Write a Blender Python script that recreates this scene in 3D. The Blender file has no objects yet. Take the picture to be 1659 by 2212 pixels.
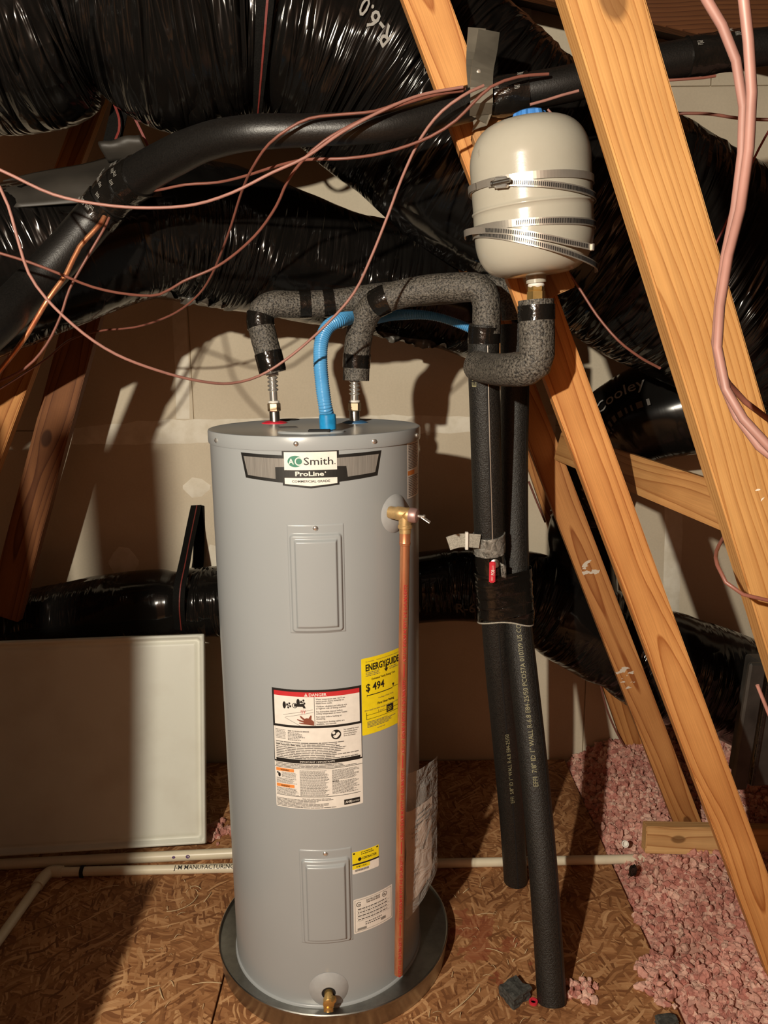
import bpy, bmesh, math, random
import numpy as np
from mathutils import Vector, Matrix, noise as mnoise
random.seed(7)
scene = bpy.context.scene
COL = scene.collection
pi = math.pi

# ------------------------------------------------------------------ camera
IW, IH, F = 1659.0, 2212.0, 1662.0
PITCH, ROLL, CAMH = math.radians(11.23), math.radians(0.592), 1.68
CAM = Vector((0, 0, CAMH))
VIEW = Vector((0, math.cos(PITCH), -math.sin(PITCH)))
_r = Vector((1, 0, 0)); _u = _r.cross(VIEW)
RIGHT = _r * math.cos(ROLL) - _u * math.sin(ROLL)
UP = _u * math.cos(ROLL) + _r * math.sin(ROLL)
cd = bpy.data.cameras.new('camera'); cam = bpy.data.objects.new('camera', cd); COL.objects.link(cam)
cd.sensor_fit = 'VERTICAL'; cd.sensor_height = 24.0; cd.lens = 24.0 * F / IH
cd.clip_start = 0.02
M = Matrix.Identity(4)
for i, ax in enumerate((RIGHT, UP, -VIEW)):
    for k in range(3): M[k][i] = ax[k]
M.translation = CAM
cam.matrix_world = M
scene.camera = cam

# ------------------------------------------------------------------ world, lamp, exposure
w = bpy.data.worlds.new('attic_dark'); scene.world = w; w.use_nodes = True
bg = w.node_tree.nodes['Background']; bg.inputs[0].default_value = (1.0, 0.55, 0.32, 1); bg.inputs[1].default_value = 0.010
LAMP = Vector((-0.77, -0.50, 2.13))
ld = bpy.data.lights.new('attic_bulb', 'POINT'); lo = bpy.data.objects.new('attic_bulb', ld); COL.objects.link(lo)
lo.location = LAMP; ld.energy = 335; ld.color = (1.0, 0.915, 0.755); ld.shadow_soft_size = 0.022
scene.view_settings.view_transform = 'Standard'; scene.view_settings.look = 'None'
scene.view_settings.gamma = 1.0; scene.view_settings.use_curve_mapping = False
scene.view_settings.exposure = 0.0

# ------------------------------------------------------------------ helpers
def ray(px, py):
    d = VIEW * F + RIGHT * (px - IW / 2) - UP * (py - IH / 2)
    return d.normalized()
def at(px, py, Y):
    d = ray(px, py); return CAM + d * (Y / d.y)
def on(px, py, z=0.0):
    d = ray(px, py); return CAM + d * ((z - CAMH) / d.z)
def mpp(p):
    return (p - CAM).dot(VIEW) / F          # metres per pixel at p
def smooth(a, b, x):
    t = min(1, max(0, (x - a) / (b - a))); return t * t * (3 - 2 * t)
def tag(o, label=None, cat=None, group=None, kind=None):
    if label: o['label'] = label
    if cat: o['category'] = cat
    if group: o['group'] = group
    if kind: o['kind'] = kind
    return o
def thing(name, loc, label, cat, group=None):
    o = bpy.data.objects.new(name, None); COL.objects.link(o); o.location = loc
    o.empty_display_size = 0.05
    return tag(o, label, cat, group)
def world(o):
    return o.matrix_basis if o.parent is None else world(o.parent) @ o.matrix_parent_inverse @ o.matrix_basis
def link(name, me, parent=None, mat=None):
    o = bpy.data.objects.new(name, me); COL.objects.link(o)
    if mat is not None:
        me.materials.append(mat)
    if parent is not None:
        o.parent = parent
        o.matrix_parent_inverse = world(parent).inverted()
    return o
def mesh(name, verts, faces, mat=None, parent=None, sm=False):
    me = bpy.data.meshes.new(name); me.from_pydata([tuple(v) for v in verts], [], faces); me.update()
    if sm:
        for p in me.polygons: p.use_smooth = True
    return link(name, me, parent, mat)
def finish(bm, name, mat=None, parent=None, sm=False, angle=None):
    me = bpy.data.meshes.new(name); bm.normal_update(); bm.to_mesh(me); bm.free()
    if sm:
        for p in me.polygons: p.use_smooth = True
        if angle is not None: me.set_sharp_from_angle(angle=math.radians(angle))
    return link(name, me, parent, mat)
def frame(origin, zdir, xhint=(1, 0, 0)):
    z = Vector(zdir).normalized(); x = Vector(xhint); x = (x - z * x.dot(z))
    if x.length < 1e-4: x = Vector((0, 1, 0)) - z * z.y
    x.normalize(); y = z.cross(x)
    m = Matrix.Identity(4)
    for i, a in enumerate((x, y, z)):
        for k in range(3): m[k][i] = a[k]
    m.translation = origin
    return m
def lathe(name, prof, mat, parent=None, M=Matrix.Identity(4), n=48, sm=True, angle=40, square=None):
    """prof: list of (r, z) revolved about M's z axis; square = facets for a nut"""
    v, f = [], []
    for r, z in prof:
        for k in range(n):
            a = 2 * pi * k / n
            v.append(M @ Vector((r * math.cos(a), r * math.sin(a), z)))
    for i in range(len(prof) - 1):
        for k in range(n):
            k2 = (k + 1) % n
            f.append((i * n + k, i * n + k2, (i + 1) * n + k2, (i + 1) * n + k))
    if prof[0][0] > 1e-5: f.append(tuple(range(n - 1, -1, -1)))
    if prof[-1][0] > 1e-5: f.append(tuple((len(prof) - 1) * n + k for k in range(n)))
    me = bpy.data.meshes.new(name); me.from_pydata([tuple(a) for a in v], [], f); me.update()
    bm = bmesh.new(); bm.from_mesh(me); bmesh.ops.remove_doubles(bm, verts=bm.verts, dist=1e-6)
    bmesh.ops.recalc_face_normals(bm, faces=bm.faces); bm.to_mesh(me); bm.free()
    if sm:
        for p in me.polygons: p.use_smooth = True
        me.set_sharp_from_angle(angle=math.radians(angle))
    return link(name, me, parent, mat)
def box(name, size, M, mat, parent=None, bev=0.002, off=(0, 0, 0), seg=1):
    bm = bmesh.new(); bmesh.ops.create_cube(bm, size=1)
    for v in bm.verts: v.co = Vector((v.co.x * size[0] + off[0], v.co.y * size[1] + off[1], v.co.z * size[2] + off[2]))
    if bev > 0: bmesh.ops.bevel(bm, geom=bm.edges[:], offset=bev, segments=seg, affect='EDGES')
    bm.transform(M)
    return finish(bm, name, mat, parent)
def catmull(pts, step):
    P = [Vector(p) for p in pts]
    if len(P) == 2:
        n = max(2, int((P[1] - P[0]).length / step)); return [P[0].lerp(P[1], i / n) for i in range(n + 1)]
    Q = [P[0] * 2 - P[1]] + P + [P[-1] * 2 - P[-2]]
    out = []
    for i in range(1, len(Q) - 2):
        p0, p1, p2, p3 = Q[i - 1], Q[i], Q[i + 1], Q[i + 2]
        # centripetal
        t0 = 0; t1 = t0 + max(1e-5, (p1 - p0).length ** .5); t2 = t1 + max(1e-5, (p2 - p1).length ** .5); t3 = t2 + max(1e-5, (p3 - p2).length ** .5)
        n = max(1, int((p2 - p1).length / step))
        for k in range(n):
            t = t1 + (t2 - t1) * k / n
            A1 = p0 * ((t1 - t) / (t1 - t0)) + p1 * ((t - t0) / (t1 - t0)); A2 = p1 * ((t2 - t) / (t2 - t1)) + p2 * ((t - t1) / (t2 - t1)); A3 = p2 * ((t3 - t) / (t3 - t2)) + p3 * ((t - t2) / (t3 - t2))
            B1 = A1 * ((t2 - t) / (t2 - t0)) + A2 * ((t - t0) / (t2 - t0)); B2 = A2 * ((t3 - t) / (t3 - t1)) + A3 * ((t - t1) / (t3 - t1))
            out.append(B1 * ((t2 - t) / (t2 - t1)) + B2 * ((t - t1) / (t2 - t1)))
    out.append(P[-1]); return out
class Tube:
    """a swept round section: centre line, frames and a place on its skin for print"""
    def __init__(s, pts, rad, step=0.01, ref=(0, 0, 1), polyline=False):
        s.P = catmull(pts, step) if not polyline else [Vector(p) for p in pts]
        n = len(s.P); s.S = [0]
        for i in range(1, n): s.S.append(s.S[-1] + (s.P[i] - s.P[i - 1]).length)
        s.L = s.S[-1]
        cum = [0]
        for i in range(1, len(pts)): cum.append(cum[-1] + (Vector(pts[i]) - Vector(pts[i - 1])).length)
        def rad_at(sv):
            if not isinstance(rad, (list, tuple)): return rad
            x = sv / s.L * cum[-1]
            for i in range(1, len(cum)):
                if x <= cum[i] + 1e-9:
                    t = (x - cum[i - 1]) / max(1e-9, cum[i] - cum[i - 1]); t = t * t * (3 - 2 * t)
                    return rad[i - 1] * (1 - t) + rad[i] * t
            return rad[-1]
        s.R = [rad_at(a) for a in s.S]
        s.T = []
        for i in range(n):
            a = s.P[max(0, i - 1)]; b = s.P[min(n - 1, i + 1)]; s.T.append((b - a).normalized())
        ref = Vector(ref) if ref is not None else None
        s.N = []
        if ref is None:
            N = Vector((0, 0, 1)) if abs(s.T[0].z) < .8 else Vector((0, -1, 0))
            for i in range(n):
                N = (N - s.T[i] * N.dot(s.T[i])).normalized(); s.N.append(N.copy())
        else:
            for i in range(n): s.N.append((ref - s.T[i] * ref.dot(s.T[i])).normalized())
        s.B = [s.T[i].cross(s.N[i]) for i in range(n)]
    def idx(s, sv):
        sv = min(max(sv, 0), s.L)
        lo_, hi = 0, len(s.S) - 1
        while hi - lo_ > 1:
            m = (lo_ + hi) // 2
            if s.S[m] <= sv: lo_ = m
            else: hi = m
        t = (sv - s.S[lo_]) / max(1e-9, s.S[hi] - s.S[lo_]); return lo_, hi, t
    def surf(s, sv, th, off=0.0):
        i, j, t = s.idx(sv)
        P = s.P[i].lerp(s.P[j], t); N = s.N[i].lerp(s.N[j], t).normalized(); B = s.B[i].lerp(s.B[j], t).normalized()
        r = s.R[i] * (1 - t) + s.R[j] * t + off
        return P + (N * math.cos(th) + B * math.sin(th)) * r
    def near(s, p):
        k = min(range(len(s.P)), key=lambda i: (s.P[i] - p).length_squared); return s.S[k]
    def sub(s, a, b):
        """centre points between two lengths"""
        out = [s.surf(a, 0, -s.R[s.idx(a)[0]])]
        return out
    def build(s, name, mat, parent=None, n=24, disp=None, s0=None, s1=None, off=0.0, cap=True, hollow=None, sm=True, angle=None):
        s0 = 0 if s0 is None else s0; s1 = s.L if s1 is None else s1
        ss = [s0] + [a for a in s.S if s0 + 1e-6 < a < s1 - 1e-6] + [s1]
        v, f, uv = [], [], []
        for sv in ss:
            i, j, t = s.idx(sv); P = s.P[i].lerp(s.P[j], t); N = s.N[i].lerp(s.N[j], t).normalized(); B = s.B[i].lerp(s.B[j], t).normalized()
            r0 = s.R[i] * (1 - t) + s.R[j] * t + off
            for k in range(n):
                a = 2 * pi * k / n; r = r0 + (disp(sv, a) if disp else 0)
                v.append(P + (N * math.cos(a) + B * math.sin(a)) * r)
        m = len(ss)
        for i in range(m - 1):
            for k in range(n):
                k2 = (k + 1) % n
                f.append((i * n + k, i * n + k2, (i + 1) * n + k2, (i + 1) * n + k))
                rr = s.R[0]
                uv.append(((ss[i], k / n * 2 * pi * rr), (ss[i], (k + 1) / n * 2 * pi * rr), (ss[i + 1], (k + 1) / n * 2 * pi * rr), (ss[i + 1], k / n * 2 * pi * rr)))
        if cap:
            f.append(tuple(range(n - 1, -1, -1))); uv.append(tuple((0, 0) for _ in range(n)))
            f.append(tuple((m - 1) * n + k for k in range(n))); uv.append(tuple((0, 0) for _ in range(n)))
        me = bpy.data.meshes.new(name); me.from_pydata([tuple(a) for a in v], [], f)
        ul = me.uv_layers.new(name='UVMap')
        flat = [c for face in uv for q in face for c in q]
        ul.data.foreach_set('uv', flat)
        me.update()
        for p in me.polygons: p.use_smooth = sm
        if cap and sm:
            me.set_sharp_from_angle(angle=math.radians(angle or 60))
        return link(name, me, parent, mat)
def px_path(lst): return [at(*p) for p in lst]

# ------------------------------------------------------------------ materials
MATS = {}
class NT:
    def __init__(s, name, rough=.5, color=(.5, .5, .5), metal=0, spec=.5):
        s.m = bpy.data.materials.new(name); s.m.use_nodes = True; s.t = s.m.node_tree
        s.b = s.t.nodes['Principled BSDF']; s.b.inputs['Roughness'].default_value = rough
        s.b.inputs['Base Color'].default_value = (*color, 1); s.b.inputs['Metallic'].default_value = metal
        s.b.inputs['Specular IOR Level'].default_value = spec
        MATS[name] = s.m
    def n(s, typ, **kw):
        nd = s.t.nodes.new(typ)
        for k, v in kw.items():
            if k in nd.inputs: nd.inputs[k].default_value = v
            else: setattr(nd, k, v)
        return nd
    def l(s, a, b): s.t.links.new(a, b)
    def coord(s, kind='Object', scale=(1, 1, 1), rot=(0, 0, 0)):
        tc = s.n('ShaderNodeTexCoord'); mp = s.n('ShaderNodeMapping')
        mp.inputs['Scale'].default_value = scale; mp.inputs['Rotation'].default_value = rot
        s.l(tc.outputs[kind], mp.inputs['Vector']); return mp.outputs['Vector']
    def noise(s, vec, scale, detail=4, rough=.55, dist=0):
        nd = s.n('ShaderNodeTexNoise'); nd.inputs['Scale'].default_value = scale; nd.inputs['Detail'].default_value = detail
        nd.inputs['Roughness'].default_value = rough; nd.inputs['Distortion'].default_value = dist
        s.l(vec, nd.inputs['Vector']); return nd
    def ramp(s, fac, stops, interp='LINEAR'):
        r = s.n('ShaderNodeValToRGB'); r.color_ramp.interpolation = interp; e = r.color_ramp.elements
        while len(e) < len(stops): e.new(.5)
        for k, (p, c) in enumerate(stops): e[k].position = p; e[k].color = (*c, 1) if len(c) == 3 else c
        s.l(fac, r.inputs['Fac']); return r.outputs['Color']
    def mix(s, fac, a, b, mode='MIX'):
        m = s.n('ShaderNodeMix'); m.data_type = 'RGBA'; m.blend_type = mode
        for src, sock in ((fac, m.inputs['Factor']), (a, m.inputs['A']), (b, m.inputs['B'])):
            sock = [q for q in m.inputs if q.name == sock.name and (q.type == 'RGBA' or q.name == 'Factor')]
            sock = sock[0]
            if hasattr(src, 'is_linked') or hasattr(src, 'links'): s.l(src, sock)
            else: sock.default_value = src if not isinstance(src, tuple) else (*src, 1)
        return [o for o in m.outputs if o.type == 'RGBA'][0]
    def math(s, op, a, b=None):
        m = s.n('ShaderNodeMath', operation=op)
        for k, q in enumerate((a, b)):
            if q is None: continue
            if hasattr(q, 'links'): s.l(q, m.inputs[k])
            else: m.inputs[k].default_value = q
        return m.outputs[0]
    def bump(s, h, strength=.3, dist=.01):
        b = s.n('ShaderNodeBump'); b.inputs['Strength'].default_value = strength; b.inputs['Distance'].default_value = dist
        s.l(h, b.inputs['Height']); s.l(b.outputs['Normal'], s.b.inputs['Normal']); return b
    def color(s, c): s.l(c, s.b.inputs['Base Color'])

def plain(name, color, rough=.5, metal=0, spec=.5, speck=0.0, scale=60, bump=0.0):
    t = NT(name, rough, color, metal, spec)
    v = t.coord(); nz = t.noise(v, scale, 3)
    k = speck or .05
    t.color(t.ramp(nz.outputs['Fac'], [(.3, tuple(c * (1 - k) for c in color)), (.7, tuple(min(1, c * (1 + k)) for c in color))]))
    if bump: t.bump(nz.outputs['Fac'], bump, .002)
    return t.m

def wood(name, light, dark, knots=(), seed=0.0, center=(0.0, -0.05), ringscale=34, wear=None):
    t = NT(name, .62, light, 0, .3)
    tc = t.n('ShaderNodeTexCoord'); oi = t.n('ShaderNodeObjectInfo')
    sx = t.n('ShaderNodeSeparateXYZ'); t.l(tc.outputs['Object'], sx.inputs[0])
    rnd = t.math('MULTIPLY', oi.outputs['Random'], 37.0)
    xo = t.math('ADD', sx.outputs['X'], rnd)
    cv = t.n('ShaderNodeCombineXYZ'); t.l(t.math('MULTIPLY', xo, .75), cv.inputs[0]); cv.inputs[1].default_value = seed
    n1 = t.noise(cv.outputs[0], 1.0, 2)
    cs = t.n('ShaderNodeSeparateColor'); t.l(n1.outputs['Color'], cs.inputs[0])
    y = t.math('ADD', sx.outputs['Y'], t.math('MULTIPLY', t.math('SUBTRACT', cs.outputs[0], .5), .11)); y = t.math('ADD', y, center[0])
    z = t.math('ADD', sx.outputs['Z'], t.math('MULTIPLY', t.math('SUBTRACT', cs.outputs[1], .5), .07)); z = t.math('SUBTRACT', z, center[1])
    # small warble across the grain
    wv = t.n('ShaderNodeCombineXYZ'); t.l(t.math('MULTIPLY', xo, 3.5), wv.inputs[0]); t.l(t.math('MULTIPLY', sx.outputs['Y'], 30.0), wv.inputs[1]); t.l(t.math('MULTIPLY', sx.outputs['Z'], 30.0), wv.inputs[2])
    n2 = t.noise(wv.outputs[0], 1.0, 3)
    y = t.math('ADD', y, t.math('MULTIPLY', t.math('SUBTRACT', n2.outputs['Fac'], .5), .010))
    # knots push the rings aside and darken
    kn = None
    for (kx, ky, kz, kr) in knots:
        d = t.n('ShaderNodeVectorMath', operation='DISTANCE')
        sc = t.n('ShaderNodeVectorMath', operation='MULTIPLY'); t.l(tc.outputs['Object'], sc.inputs[0]); sc.inputs[1].default_value = (.55, 1, .3)
        t.l(sc.outputs[0], d.inputs[0]); d.inputs[1].default_value = (kx * .55, ky, kz * .3)
        g = t.math('DIVIDE', d.outputs['Value'], kr)
        e = t.math('POWER', 2.718, t.math('MULTIPLY', t.math('MULTIPLY', g, g), -0.7))
        y = t.math('ADD', y, t.math('MULTIPLY', e, kr * .9))
        k1 = t.math('MINIMUM', .8, t.math('MAXIMUM', 0.0, t.math('MULTIPLY', t.math('SUBTRACT', 1.25, g), 2.2)))
        kn = k1 if kn is None else t.math('MAXIMUM', kn, k1)
    v = t.n('ShaderNodeCombineXYZ'); t.l(y, v.inputs[1]); t.l(z, v.inputs[2])
    wa = t.n('ShaderNodeTexWave'); wa.wave_type = 'RINGS'; wa.rings_direction = 'X'; wa.wave_profile = 'SAW'
    wa.inputs['Scale'].default_value = ringscale; wa.inputs['Distortion'].default_value = .25; wa.inputs['Detail'].default_value = 2; wa.inputs['Detail Scale'].default_value = 2.0
    t.l(v.outputs[0], wa.inputs['Vector'])
    mid = tuple(a * .55 + b * .45 for a, b in zip(light, dark))
    c = t.ramp(wa.outputs['Fac'], [(0, light), (.45, tuple(a * .9 + b * .1 for a, b in zip(light, dark))), (.82, mid), (.95, dark), (1.0, light)])
    # fibre streaks
    fv = t.n('ShaderNodeCombineXYZ'); t.l(t.math('MULTIPLY', xo, 6.0), fv.inputs[0]); t.l(t.math('MULTIPLY', sx.outputs['Y'], 420.0), fv.inputs[1]); t.l(t.math('MULTIPLY', sx.outputs['Z'], 420.0), fv.inputs[2])
    n3 = t.noise(fv.outputs[0], 1.0, 3)
    c = t.mix(.35, c, t.ramp(n3.outputs['Fac'], [(.3, (.45, .42, .4)), (.65, (1, 1, 1))]), 'MULTIPLY')
    bl = t.noise(tc.outputs['Object'], 5.0, 3)
    c = t.mix(.5, c, t.ramp(bl.outputs['Fac'], [(.3, (.66, .55, .45)), (.7, (1, 1, 1))]), 'MULTIPLY')
    if kn is not None:
        c = t.mix(kn, c, tuple(d * .35 for d in dark))
    if wear:
        for (kx, ky, kr) in wear:      # pale scuffs of paint
            d = t.n('ShaderNodeVectorMath', operation='DISTANCE'); t.l(tc.outputs['Object'], d.inputs[0]); d.inputs[1].default_value = (kx, ky, .02)
            g = t.math('LESS_THAN', d.outputs['Value'], kr)
            sv = t.n('ShaderNodeVectorMath', operation='MULTIPLY'); t.l(tc.outputs['Object'], sv.inputs[0]); sv.inputs[1].default_value = (55, 26, 1)
            nn = t.noise(sv.outputs[0], 1.0, 2)
            c = t.mix(t.math('MULTIPLY', g, t.math('GREATER_THAN', nn.outputs['Fac'], .565)), c, (.62, .55, .46))
    t.color(c); t.bump(wa.outputs['Fac'], .12, .002)
    return t.m

# pine framing
WL, WD = (.62, .29, .095), (.32, .105, .026)
mw_plain = wood('pine_frame', WL, WD)
mw_block = wood('pine_block', (.78, .49, .22), (.44, .21, .075), knots=[(.105, 0.005, .019, .012)])
mw_foot = wood('pine_with_foot_knot', (.60, .285, .098), (.30, .095, .024), knots=[(.03, .0, .019, .013)], wear=[(1.02, 0.0, .03), (.62, 0.02, .04)])
mw_dark = wood('weathered_brown_pine', (.18, .070, .026), (.07, .022, .008))
mw_roof = plain('roof_deck_brown', (.04, .019, .009), .8, speck=.35, scale=14)

# drywall paper
t = NT('drywall_paper', .9, (.5, .42, .31), 0, .2)
v = t.coord(); n1 = t.noise(v, 2.3, 4); n2 = t.noise(v, 130, 2)
c = t.ramp(n1.outputs['Fac'], [(.3, (.62, .53, .40)), (.7, (.74, .65, .505))])
c = t.mix(.12, c, t.ramp(n2.outputs['Fac'], [(.3, (.5, .5, .5)), (.7, (1, 1, 1))]), 'MULTIPLY')
t.color(c); t.bump(n2.outputs['Fac'], .05, .001); m_dry = t.m
t = NT('joint_compound', .9, (.7, .63, .5), 0, .2)
v = t.coord(); n1 = t.noise(v, 22, 5)
t.color(t.ramp(n1.outputs['Fac'], [(.3, (.74, .67, .54)), (.6, (.86, .80, .68))])); t.bump(n1.outputs['Fac'], .15, .002); m_mud = t.m

# OSB
t = NT('osb_board', .75, (.4, .25, .12), 0, .25)
cols = []
for k, (rot, sc, seed) in enumerate(((.35, (21, 135, 1), 0), (1.35, (23, 150, 1), 3.3), (2.45, (20, 125, 1), 7.1))):
    tc = t.n('ShaderNodeTexCoord'); mp0 = t.n('ShaderNodeMapping'); mp0.inputs['Rotation'].default_value = (0, 0, rot); mp0.inputs['Location'].default_value = (seed, seed * 2, 0)
    t.l(tc.outputs['Object'], mp0.inputs['Vector'])
    nz = t.noise(mp0.outputs[0], 3.2, 3); ad = t.n('ShaderNodeVectorMath', operation='MULTIPLY_ADD'); t.l(nz.outputs['Color'], ad.inputs[0]); ad.inputs[1].default_value = (.16, .16, 0); t.l(mp0.outputs[0], ad.inputs[2])
    ms = t.n('ShaderNodeVectorMath', operation='MULTIPLY'); t.l(ad.outputs[0], ms.inputs[0]); ms.inputs[1].default_value = sc
    vo = t.n('ShaderNodeTexVoronoi'); vo.voronoi_dimensions = '2D'; vo.inputs['Scale'].default_value = 1.0; t.l(ms.outputs[0], vo.inputs['Vector'])
    sp = t.n('ShaderNodeSeparateColor'); t.l(vo.outputs['Color'], sp.inputs[0])
    cols.append((sp, vo))
base = t.ramp(cols[0][0].outputs[0], [(0, (.22, .088, .034)), (.35, (.34, .15, .058)), (.7, (.43, .205, .085)), (1, (.56, .30, .135))])
c2 = t.ramp(cols[1][0].outputs[0], [(0, (.17, .065, .025)), (.5, (.37, .17, .067)), (1, (.62, .35, .165))])
c3 = t.ramp(cols[2][0].outputs[0], [(0, (.20, .08, .03)), (.6, (.39, .18, .072)), (1, (.66, .38, .185))])
c = t.mix(t.math('GREATER_THAN', cols[1][0].outputs[1], .62), base, c2)
c = t.mix(t.math('GREATER_THAN', cols[2][0].outputs[1], .72), c, c3)
v = t.coord(); nb = t.noise(v, 2.2, 4)
c = t.mix(.6, c, t.ramp(nb.outputs['Fac'], [(.32, (.5, .42, .38)), (.62, (1, 1, 1))]), 'MULTIPLY')
# reddish clay dust trodden in to the right of the pan
dd = t.n('ShaderNodeVectorMath', operation='DISTANCE'); mp = t.n('ShaderNodeMapping'); tcx = t.n('ShaderNodeTexCoord'); t.l(tcx.outputs['Object'], mp.inputs['Vector']); mp.inputs['Scale'].default_value = (1, .75, 0)
t.l(mp.outputs[0], dd.inputs[0]); dd.inputs[1].default_value = (.27, 1.98 * .75, 0)
n4 = t.noise(v, 14, 4); g = t.math('ADD', dd.outputs['Value'], t.math('MULTIPLY', t.math('SUBTRACT', n4.outputs['Fac'], .5), .42))
c = t.mix(t.math('MULTIPLY', t.math('LESS_THAN', g, .07), .6), c, (.27, .065, .03))
t.color(c)
hb = t.math('ADD', cols[0][1].outputs['Distance'], t.math('MULTIPLY', cols[1][0].outputs[1], .8)); t.bump(hb, .25, .002); m_osb = t.m

# black duct jacket: shiny crinkled film, crinkles run round the duct
def duct_mat(name, base=(.0045, .004, .0036), rough=.15, st=1.0, us=17, vs=1.7, mask=(.37, .58), dist=.06):
    t = NT(name, rough, base, 0, .38)
    v = t.coord('UV', (us, vs, 1)); n1 = t.noise(v, 1.0, 1.0, .5, .7)
    v2 = t.coord('UV', (us * 2.2, vs * 2.0, 1)); n2 = t.noise(v2, 1.0, 1, .5, .8)
    v3 = t.coord('UV', (2.2, 3.4, 1)); n3 = t.noise(v3, 1.0, 2)
    h = t.math('ADD', t.math('ABSOLUTE', t.math('SUBTRACT', n1.outputs['Fac'], .5)), t.math('MULTIPLY', t.math('ABSOLUTE', t.math('SUBTRACT', n2.outputs['Fac'], .5)), .4))
    amp = t.ramp(n3.outputs['Fac'], [(mask[0], (.03, .03, .03)), (mask[1], (1, 1, 1))])
    h = t.math('MULTIPLY', h, amp)
    t.bump(h, st, dist)
    t.color(t.ramp(n3.outputs['Fac'], [(.3, base), (.7, tuple(c * 1.6 for c in base))]))
    return t.m
m_duct_big = duct_mat('black_duct_film_streaked', rough=.17, dist=.11)
m_duct = duct_mat('black_duct_film', us=18, vs=2.2, mask=(.46, .62))
m_duct_soft = duct_mat('black_duct_film_soft', rough=.2, st=.6, us=12, vs=2.4, mask=(.45, .65))
m_flap = plain('dull_black_wrap', (.030, .026, .021), .55, speck=.3, scale=9, bump=.1)
m_strapw = plain('black_webbing', (.004, .0036, .003), .85, spec=.15, speck=.5, scale=300, bump=.5)
m_redthread = plain('dull_red_thread', (.16, .02, .015), .6)
m_print = plain('pale_grey_print', (.30, .29, .27), .6)
m_printdim = plain('faded_print', (.075, .065, .055), .6)
m_printyel = plain('cream_print', (.30, .28, .16), .6)
m_white = plain('white_print', (.75, .72, .66), .5)

# foam
def foam(name, a, b, rough=.6, scale=330, bump=.5):
    t = NT(name, rough, a, 0, .5)
    v = t.coord(); n1 = t.noise(v, scale, 2, .6); n2 = t.noise(v, scale * .35, 2)
    h = t.math('ADD', n1.outputs['Fac'], t.math('MULTIPLY', n2.outputs['Fac'], .5))
    t.color(t.ramp(n1.outputs['Fac'], [(.35, a), (.62, b)])); t.bump(h, bump, .004); return t.m
m_foam_grey = foam('grey_speckled_foam', (.014, .0125, .011), (.135, .12, .10), .5, 210, .9)
m_foam_blk = foam('black_foam', (.0035, .003, .0027), (.020, .018, .015), .5, 330, .5)
m_foam_smooth = foam('smooth_black_foam', (.0045, .004, .0035), (.008, .007, .006), .42, 300, .12)
t = NT('black_vinyl_tape', .16, (.008, .007, .006), 0, .6)
v = t.coord(); n1 = t.noise(v, 45, 3); t.bump(n1.outputs['Fac'], .45, .006); m_tape = t.m
m_seam = plain('dark_slit', (.006, .005, .005), .8)

m_jacket = NT('grey_enamel', .30, (.33, .35, .36), 0, .5)
v = m_jacket.coord(); n1 = m_jacket.noise(v, 420, 2); n2 = m_jacket.noise(v, 3, 3)
m_jacket.color(m_jacket.ramp(n2.outputs['Fac'], [(.3, (.322, .342, .352)), (.7, (.338, .358, .368))])); m_jacket.bump(n1.outputs['Fac'], .06, .0012); m_jacket = m_jacket.m
m_plasticgrey = plain('grey_plastic', (.36, .37, .375), .45)
m_galv = NT('galvanised_steel', .33, (.42, .41, .38), 1, .5)
v = m_galv.coord('Object', (9, 9, 9)); n1 = m_galv.noise(v, 1, 5, .7); m_galv.color(m_galv.ramp(n1.outputs['Fac'], [(.3, (.26, .26, .24)), (.7, (.48, .47, .44))])); m_galv.bump(n1.outputs['Fac'], .08, .004); m_galv = m_galv.m
m_chrome = plain('chrome', (.80, .77, .72), .22, .85)
m_steel = plain('stainless_band', (.62, .57, .50), .34, .75)
m_brass = plain('brass', (.70, .47, .17), .3, .85, speck=.15, scale=40)
m_brassd = plain('rough_brass', (.62, .42, .19), .45, .7, speck=.25, scale=60, bump=.2)
m_mauve = plain('mauve_stained_brass', (.42, .26, .24), .45, .6)
t = NT('copper_pipe', .30, (.75, .33, .16), .7, .5)
v = t.coord('Object', (30, 30, 4)); n1 = t.noise(v, 1, 5, .7); t.color(t.ramp(n1.outputs['Fac'], [(.35, (.42, .12, .06)), (.5, (.62, .25, .12)), (.7, (.80, .44, .24))])); t.l(t.ramp(n1.outputs['Fac'], [(.3, (.5, .5, .5)), (.7, (.26, .26, .26))]), t.b.inputs['Roughness']); m_copper = t.m
m_redink = plain('red_ink', (.42, .035, .03), .5)
m_tank = NT('almond_paint', .22, (.40, .375, .315), 0, .5)
v = m_tank.coord(); n1 = m_tank.noise(v, 30, 5, .65); n2 = m_tank.noise(v, 260, 1); m_tank.color(m_tank.ramp(n1.outputs['Fac'], [(.26, (.33, .30, .245)), (.33, (.395, .37, .305)), (.7, (.41, .385, .32))])); m_tank.bump(n2.outputs['Fac'], .05, .001); m_tank = m_tank.m
m_bluecap = plain('blue_plastic', (.045, .20, .56), .45)
t = NT('blue_hose', .28, (.09, .36, .70), 0, .5); t.b.inputs['Transmission Weight'].default_value = .12
v = t.coord(); n1 = t.noise(v, 18, 2); t.color(t.ramp(n1.outputs['Fac'], [(.3, (.075, .33, .68)), (.7, (.12, .42, .78))])); m_hose = t.m
m_bluecpl = plain('deep_blue_coupling', (.015, .25, .55), .3, speck=.3, scale=40)
m_red = plain('red_plastic', (.62, .03, .05), .4)
m_redring = plain('red_gasket', (.75, .03, .06), .4)
m_bluering = plain('blue_gasket', (.05, .16, .33), .4)
m_black = plain('black_ink', (.012, .011, .010), .5)
m_ink = plain('grey_ink', (.11, .10, .095), .6)
m_paper = plain('label_white', (.80, .76, .70), .42)
m_yellow = plain('label_yellow', (.86, .68, .012), .42)
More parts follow.
